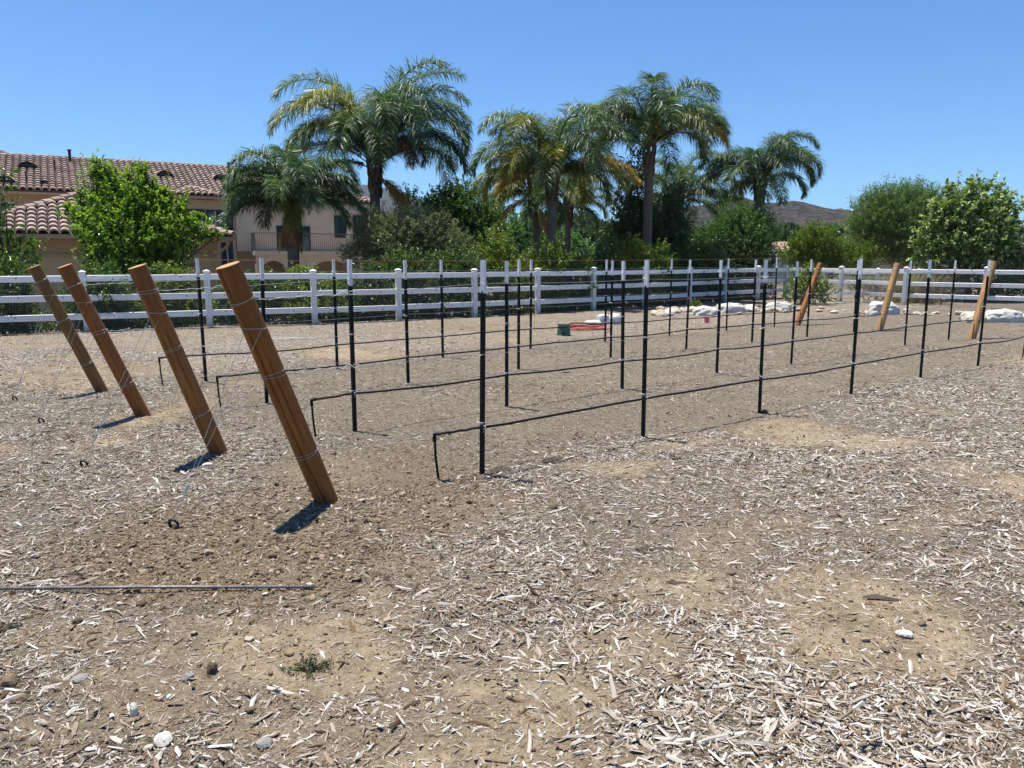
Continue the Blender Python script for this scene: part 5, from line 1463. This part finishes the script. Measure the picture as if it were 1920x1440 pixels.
def lump(name, base, w, d, h, seed, mat, rz=0, wrinkle=.5, point=0):
    """filled sack: pillow shape with creases, flat underneath"""
    n, mrow = 44, 22; vs = []
    for i in range(mrow + 1):
        v = i / mrow; phi = v * math.pi / 2
        for j in range(n):
            a = 2 * math.pi * j / n
            ca, sa = math.cos(a), math.sin(a)
            sq = 1 / max(abs(ca), abs(sa)) ** .35
            rx, ry = w / 2 * ca * sq * math.cos(phi) ** .55, d / 2 * sa * sq * math.cos(phi) ** .55
            zz = h * math.sin(phi) ** .9
            k = float(fbm(rx * 5 + seed, ry * 5 + zz * 4, seed, 3)) - .45
            k2 = abs(float(vnoise(np.array(a * 3.2 + seed), np.array(zz * 2.2 + rx * 2), seed + 4)) - .5)
            k3 = abs(math.sin(a * 5 + 6 * float(fbm(rx * 3, ry * 3 + zz * 3, seed + 9, 2)) + zz * 9))
            f = 1 + wrinkle * (k * .42 - .16 * (0.25 - k2) * 2 - .05 * (1 - k3) ** 2)
            rg = 1 - abs(2 * float(fbm(rx * 4.5 + seed, ry * 4.5 + zz * 6, seed + 21, 3)) / .9 - 1)
            f += .20 * (rg - .65)
            if point: zz += h * .3 * max(0, ca) ** 6 * math.sin(phi)
            vs.append((rx * f, ry * f, zz * f if i else -.03))
    fs = [(i * n + j, i * n + (j + 1) % n, (i + 1) * n + (j + 1) % n, (i + 1) * n + j) for i in range(mrow) for j in range(n)]
    me = bpy.data.meshes.new(name); me.from_pydata(vs, [], fs); me.polygons.foreach_set('use_smooth', [True] * len(fs)); me.update()
    o = link(name, me, mat); o.location = base; o.rotation_euler = (0, 0, rz)
    return o
def gl(px, py):
    g = G(px, py); g.z = float(hgt(g.x, g.y)); return g
for px, py, w, d, h, mt, rz, lab, pt in [
    (1322, 590, .8, .55, .24, 'bag', .3, 'left of two white sacks lying among the rocks by the fence', 0),
    (1368, 586, .95, .6, .28, 'bag', .2, 'right of two white sacks lying among the rocks by the fence', 0),
    (1458, 583, .85, .55, .27, 'bag', -.2, 'white sack under the fence corner, left of the green shrub', 0),
    (1655, 590, .95, .6, .36, 'bag', 0, 'humped white sack lying behind the middle right log', 0),
    (1826, 604, .7, .5, .26, 'bagdirty', .3, 'dusty cream sack lying behind the rightmost log', 0),
    (1878, 604, 1.05, .6, .31, 'bag', .1, 'long creased white sack near the right edge', 0),
    (1922, 604, .35, .35, .22, 'bag', .1, 'end of a white sack cut by the right edge', 0)]:
    tag(lump('sack', gl(px, py), w, d, h, px % 97, M[mt], rz, .8, pt), lab, 'sack', 'white sacks by the fence')
for px, py, w, h, rz, lab in [(1112, 609, .42, .12, .4, 'low flat pale stone beside the red hose coil'), (1131, 607, .36, .24, .1, 'middle rounded pale stone behind the metal stakes'), (1152, 607, .36, .25, -.2, 'right rounded pale stone behind the metal stakes')]:
    tag(lump('rounded_stone', gl(px, py), w, .38, h, px % 31, M['paver'], rz, .15), lab, 'stone')

# valve box
g = gl(1057, 629); root = empty('valve_box', g); tag(root, 'round green plastic irrigation valve box standing on the mulch', 'valve box')
def cone_ring(m, r0, z0, r1, z1, seg=28):
    vs = [(r0 * math.cos(6.2832 * j / seg), r0 * math.sin(6.2832 * j / seg), z0) for j in range(seg)] + [(r1 * math.cos(6.2832 * j / seg), r1 * math.sin(6.2832 * j / seg), z1) for j in range(seg)]
    m.add(vs, [(j, (j + 1) % seg, (j + 1) % seg + seg, j + seg) for j in range(seg)])
m = MB(); cone_ring(m, .152, -.02, .128, .20); cone_ring(m, .128, .20, .136, .205); cone_ring(m, .136, .205, .136, .225); m.build('body', M['green_plastic'], root, False)
m = MB(); m.add([(.128 * math.cos(6.2832 * j / 28), .128 * math.sin(6.2832 * j / 28), z) for z in (.2255, .246) for j in range(28)], [(j, (j + 1) % 28, (j + 1) % 28 + 28, j + 28) for j in range(28)] + [tuple(range(28, 56))]); m.build('lid', M['green_plastic'], root)
m = MB(); m.tube([(-.02, -.147, .04), (-.02, -.152, .04)], .032, 12); m.build('pipe_hole', M['vent'], root)
# hose coil
g = gl(1098, 617); pts = []
for i in range(260):
    a = i * .145; t = i / 260
    rad = .30 + .12 * math.sin(a * .37) + .05 * math.sin(a * 1.7)
    pts.append(Vector((rad * math.cos(a) * 1.25 + .05 * math.sin(t * 20), rad * math.sin(a) * 1.0, .015 + .13 * (1 - t) * (.5 + .5 * math.sin(a * .21)) + .012 * math.sin(a * .9))))
pts += [pts[-1] + Vector((-.02 * i, .012 * i, -.008 * i if i < 8 else -.06)) for i in range(1, 9)]
o = MB().tube(pts, .0125, 7).build('hose_coil', M['hose'], None, True); o.location = g
tag(o, 'coil of red garden hose on the ground beside the green valve box', 'hose')
# pink flag
g = gl(1322, 612); root = empty('marker_flag', g); tag(root, 'small pink plastic marker flag on a wire stake', 'flag')
MB().tube([(0, 0, -.1), (.01, 0, .26)], .002, 4).build('wire_stake', M['galv'], root)
m = MB(); vs = []
for i in range(6):
    for j in range(5): vs.append((.01 + i * .024 - .03, .02 * math.sin(i * 1.3 + j * .7), .10 + j * .034 - i * .006))
m.add(vs, [(i * 5 + j, i * 5 + 5 + j, i * 5 + 6 + j, i * 5 + 1 + j) for i in range(5) for j in range(4)]); m.build('flag_sheet', M['pink'], root)
# pvc sticks
for (a, b, r_, lab) in [((500, 638), (596, 637), .009, 'long thin white pipe lying on the ground behind the leaning logs'), ((1482, 571), (1590, 569), .022, 'white pipe lying on the ground near the fence corner')]:
    p, q = gl(*a), gl(*b); p.z += .03; q.z += .03
    o = MB().tube([Vector(), (q - p) * .5 + Vector((0, 0, .012)), q - p], r_, 8).build('white_pipe', M['pvc'], None, True); o.location = p; tag(o, lab, 'pipe')
# rebar
a, b = gl(-60, 1114), gl(590, 1110); a.z += .013; b.z += .013
root = empty('rebar', a); tag(root, 'ribbed steel rebar lying across the dirt in the left foreground', 'rebar')
d = (b - a); L = d.length; u = d.normalized(); nrm = u.cross(Vector((0, 0, 1))).normalized(); up = nrm.cross(u)
MB().tube([Vector(), d * .5 + up * .004, d], .0075, 10).build('bar', M['rebar'], root, True)
m = MB()
for i in range(int(L / .014)):
    c = d * ((i + .5) * .014 / L) + up * .004 * (1 - abs(2 * i * .014 / L - 1)); m.torus(c, u + up * .35, .0079, .0016, 10, 4)
m.build('ribs', M['rebar'], root)['kind'] = 'stuff'
# stones and notable chips in the foreground
M['stone_white'] = rock_material('white_stone', [(0, (.62, .58, .52)), (1, (.72, .69, .64))])
M['stone_brown'] = rock_material('brown_stone', [(0, (.17, .115, .07)), (1, (.23, .16, .10))])
M['stone_grey'] = rock_material('grey_stone', [(0, (.26, .25, .235)), (1, (.33, .32, .30))])
M['clod'] = rock_material('dirt_clod', [(0, (.09, .06, .04)), (1, (.14, .10, .065))])
def stone(px, py, w, h, mt, lab, seed, d=None, cat='stone', name='stone'):
    g = gl(px, py); me = rock_mesh(name, 400 + seed, 2, .75, 1.0)
    o = link(name, me, M[mt]); s = math.hypot(g.x, g.y) / 1442
    o.scale = (w * s / 2, (d or w * .75) * s / 2, h * s / 2); o.location = (g.x, g.y, g.z + h * s * .22); o.rotation_euler = (0, 0, seed * 1.7)
    tag(o, lab, cat)
stone(306, 1394, 44, 26, 'stone_white', 'white stone at the bottom left, the flat ragged one', 1)
stone(497, 1397, 40, 22, 'stone_grey', 'grey-white oblong stone at the bottom left', 2)
stone(251, 1338, 22, 32, 'stone_white', 'pale upright block of stone in the lower left dirt', 3)
stone(1036, 952, 22, 18, 'stone_brown', 'brown stone on the chips below the nearest metal stake', 4)
stone(398, 1262, 30, 26, 'clod', 'dark crumbly dirt clod left of the green weed', 5, cat='clod', name='dirt_clod')
stone(354, 1275, 24, 18, 'stone_grey', 'small grey stone beside the dark dirt clod', 6)
stone(18, 1288, 34, 28, 'stone_brown', 'brown stone at the left edge of the foreground', 7)
stone(150, 1281, 34, 10, 'stone_grey', 'flat grey slate piece in the left foreground dirt', 8)
stone(1696, 1192, 30, 16, 'stone_white', 'white oval stone at the edge of the bare tan patch on the right', 9)
stone(318, 1310, 14, 12, 'stone_white', 'small white pebble above the flat ragged white stone', 10)
stone(145, 1172, 22, 14, 'clod', 'dark soil lump below the rebar on the far left', 11, cat='clod', name='dirt_clod')
stone(265, 1135, 26, 14, 'clod', 'dark soil lump just below the middle of the rebar', 12, cat='clod', name='dirt_clod')
stone(1800, 1352, 16, 14, 'clod', 'dark clod among the chips in the lower right', 13, cat='clod', name='dirt_clod')
stone(1432, 772, 20, 12, 'clod', 'dark lump of soil at the foot of the third near stake', 14, cat='clod', name='dirt_clod')
stone(388, 873, 20, 11, 'stone_white', 'pale flat stone in the shadow of the streaked log', 15)
def bigchip(px, py, lpx, wpx, ang, tintc, lab, seed):
    g = gl(px, py); s = math.hypot(g.x, g.y) / 1442
    me = chip_mesh('bark_piece', seed); o = link('bark_piece', me, M[tintc]); o.scale = (lpx * s, wpx * s, wpx * s * .9)
    o.location = (g.x, g.y, g.z + wpx * s * .3); o.rotation_euler = (.1, .05, ang); tag(o, lab, 'wood piece')
M['wood_pale'] = simple('pale_splinter', (.60, .55, .47), .85, 0, .25, 12, .3)
M['wood_dark'] = simple('dark_splinter', (.085, .062, .048), .9, 0, .4, 12, .3)
M['wood_grey'] = simple('grey_splinter', (.30, .27, .245), .9, 0, .3, 12, .3)
bigchip(862, 1180, 40, 12, .1, 'wood_pale', 'chunky pale wood block lying among chips in the centre foreground', 21)
bigchip(940, 882, 48, 16, .5, 'wood_dark', 'dark splintered wood chunk at the foot of the nearest metal stake', 22)
bigchip(1036, 863, 46, 14, .6, 'wood_dark', 'dark flat bark piece right of the nearest metal stake', 23)
bigchip(1225, 1032, 66, 12, .05, 'wood_dark', 'long dark bark splinter right of centre', 24)
bigchip(1270, 1093, 40, 10, .0, 'wood_dark', 'shorter dark splinter below the long dark one', 25)
bigchip(1655, 1122, 60, 12, -.1, 'wood_dark', 'dark bark splinter above the bare tan patch on the right', 26)
bigchip(1420, 1398, 90, 12, -.25, 'wood_grey', 'long grey splinter among chips at the bottom right', 27)
bigchip(800, 1040, 62, 8, .35, 'wood_grey', 'long thin grey stick in the centre foreground', 28)
bigchip(1540, 880, 30, 8, -.4, 'wood_dark', 'dark splinter on the chips right of the second near stake', 29)
bigchip(1890, 985, 42, 10, 0, 'wood_dark', 'dark bark splinter at the right edge', 30)
# weeds
def weed(px, py, rpx, lab, seed, n=15):
    g = gl(px, py); s = math.hypot(g.x, g.y) / 1442; Rr = rpx * s
    r = np.random.default_rng(seed); root = empty('weed', g); tag(root, lab, 'weed')
    p0, p1 = [], []
    st_ = MB()
    for i in range(n):
        a = r.uniform(0, 6.28); L = Rr * r.uniform(.5, 1.1); e = r.uniform(.15, .8)
        q = np.array([math.cos(a) * L, math.sin(a) * L, L * e * .35 + .006]); p0.append([0, 0, .004]); p1.append(q)
        st_.tube([(0, 0, 0), tuple(q)], [.0018, .001], 4, False)
    st_.build('stems', M['lf_weed'], root)
    me = leaf_mesh('leaves', np.array(p0), np.array(p1), 13, Rr * .26, Rr * .04, .0, .7, r=r); link('leaves', me, M['lf_weed'], root)
weed(578, 1258, 48, 'spiky grey-green weed growing in the left foreground dirt', 1)
weed(24, 1182, 22, 'small green weed at the left edge below the rebar', 2, 8)
weed(1268, 860, 14, 'tiny olive weed in the chips right of the second near stake', 3, 8)

# ------------------------------------------------------------------ haze in the valley air
hm = bpy.data.materials.new('haze'); hm.use_nodes = True
nt = hm.node_tree; nt.nodes.clear()
ho = nt.nodes.new('ShaderNodeOutputMaterial'); hv = nt.nodes.new('ShaderNodeVolumePrincipled')
hv.inputs['Color'].default_value = (0.62, 0.80, 1.0, 1); hv.inputs['Density'].default_value = 0.00009; hv.inputs['Anisotropy'].default_value = 0.2
nt.links.new(hv.outputs[0], ho.inputs['Volume'])
hz_ = MB().box(-3300, 3300, -200, 3300, -16, 330).build('haze', hm); tag(hz_, kind='stuff')
tag(hz_, 'thin pale haze in the valley air', 'haze')
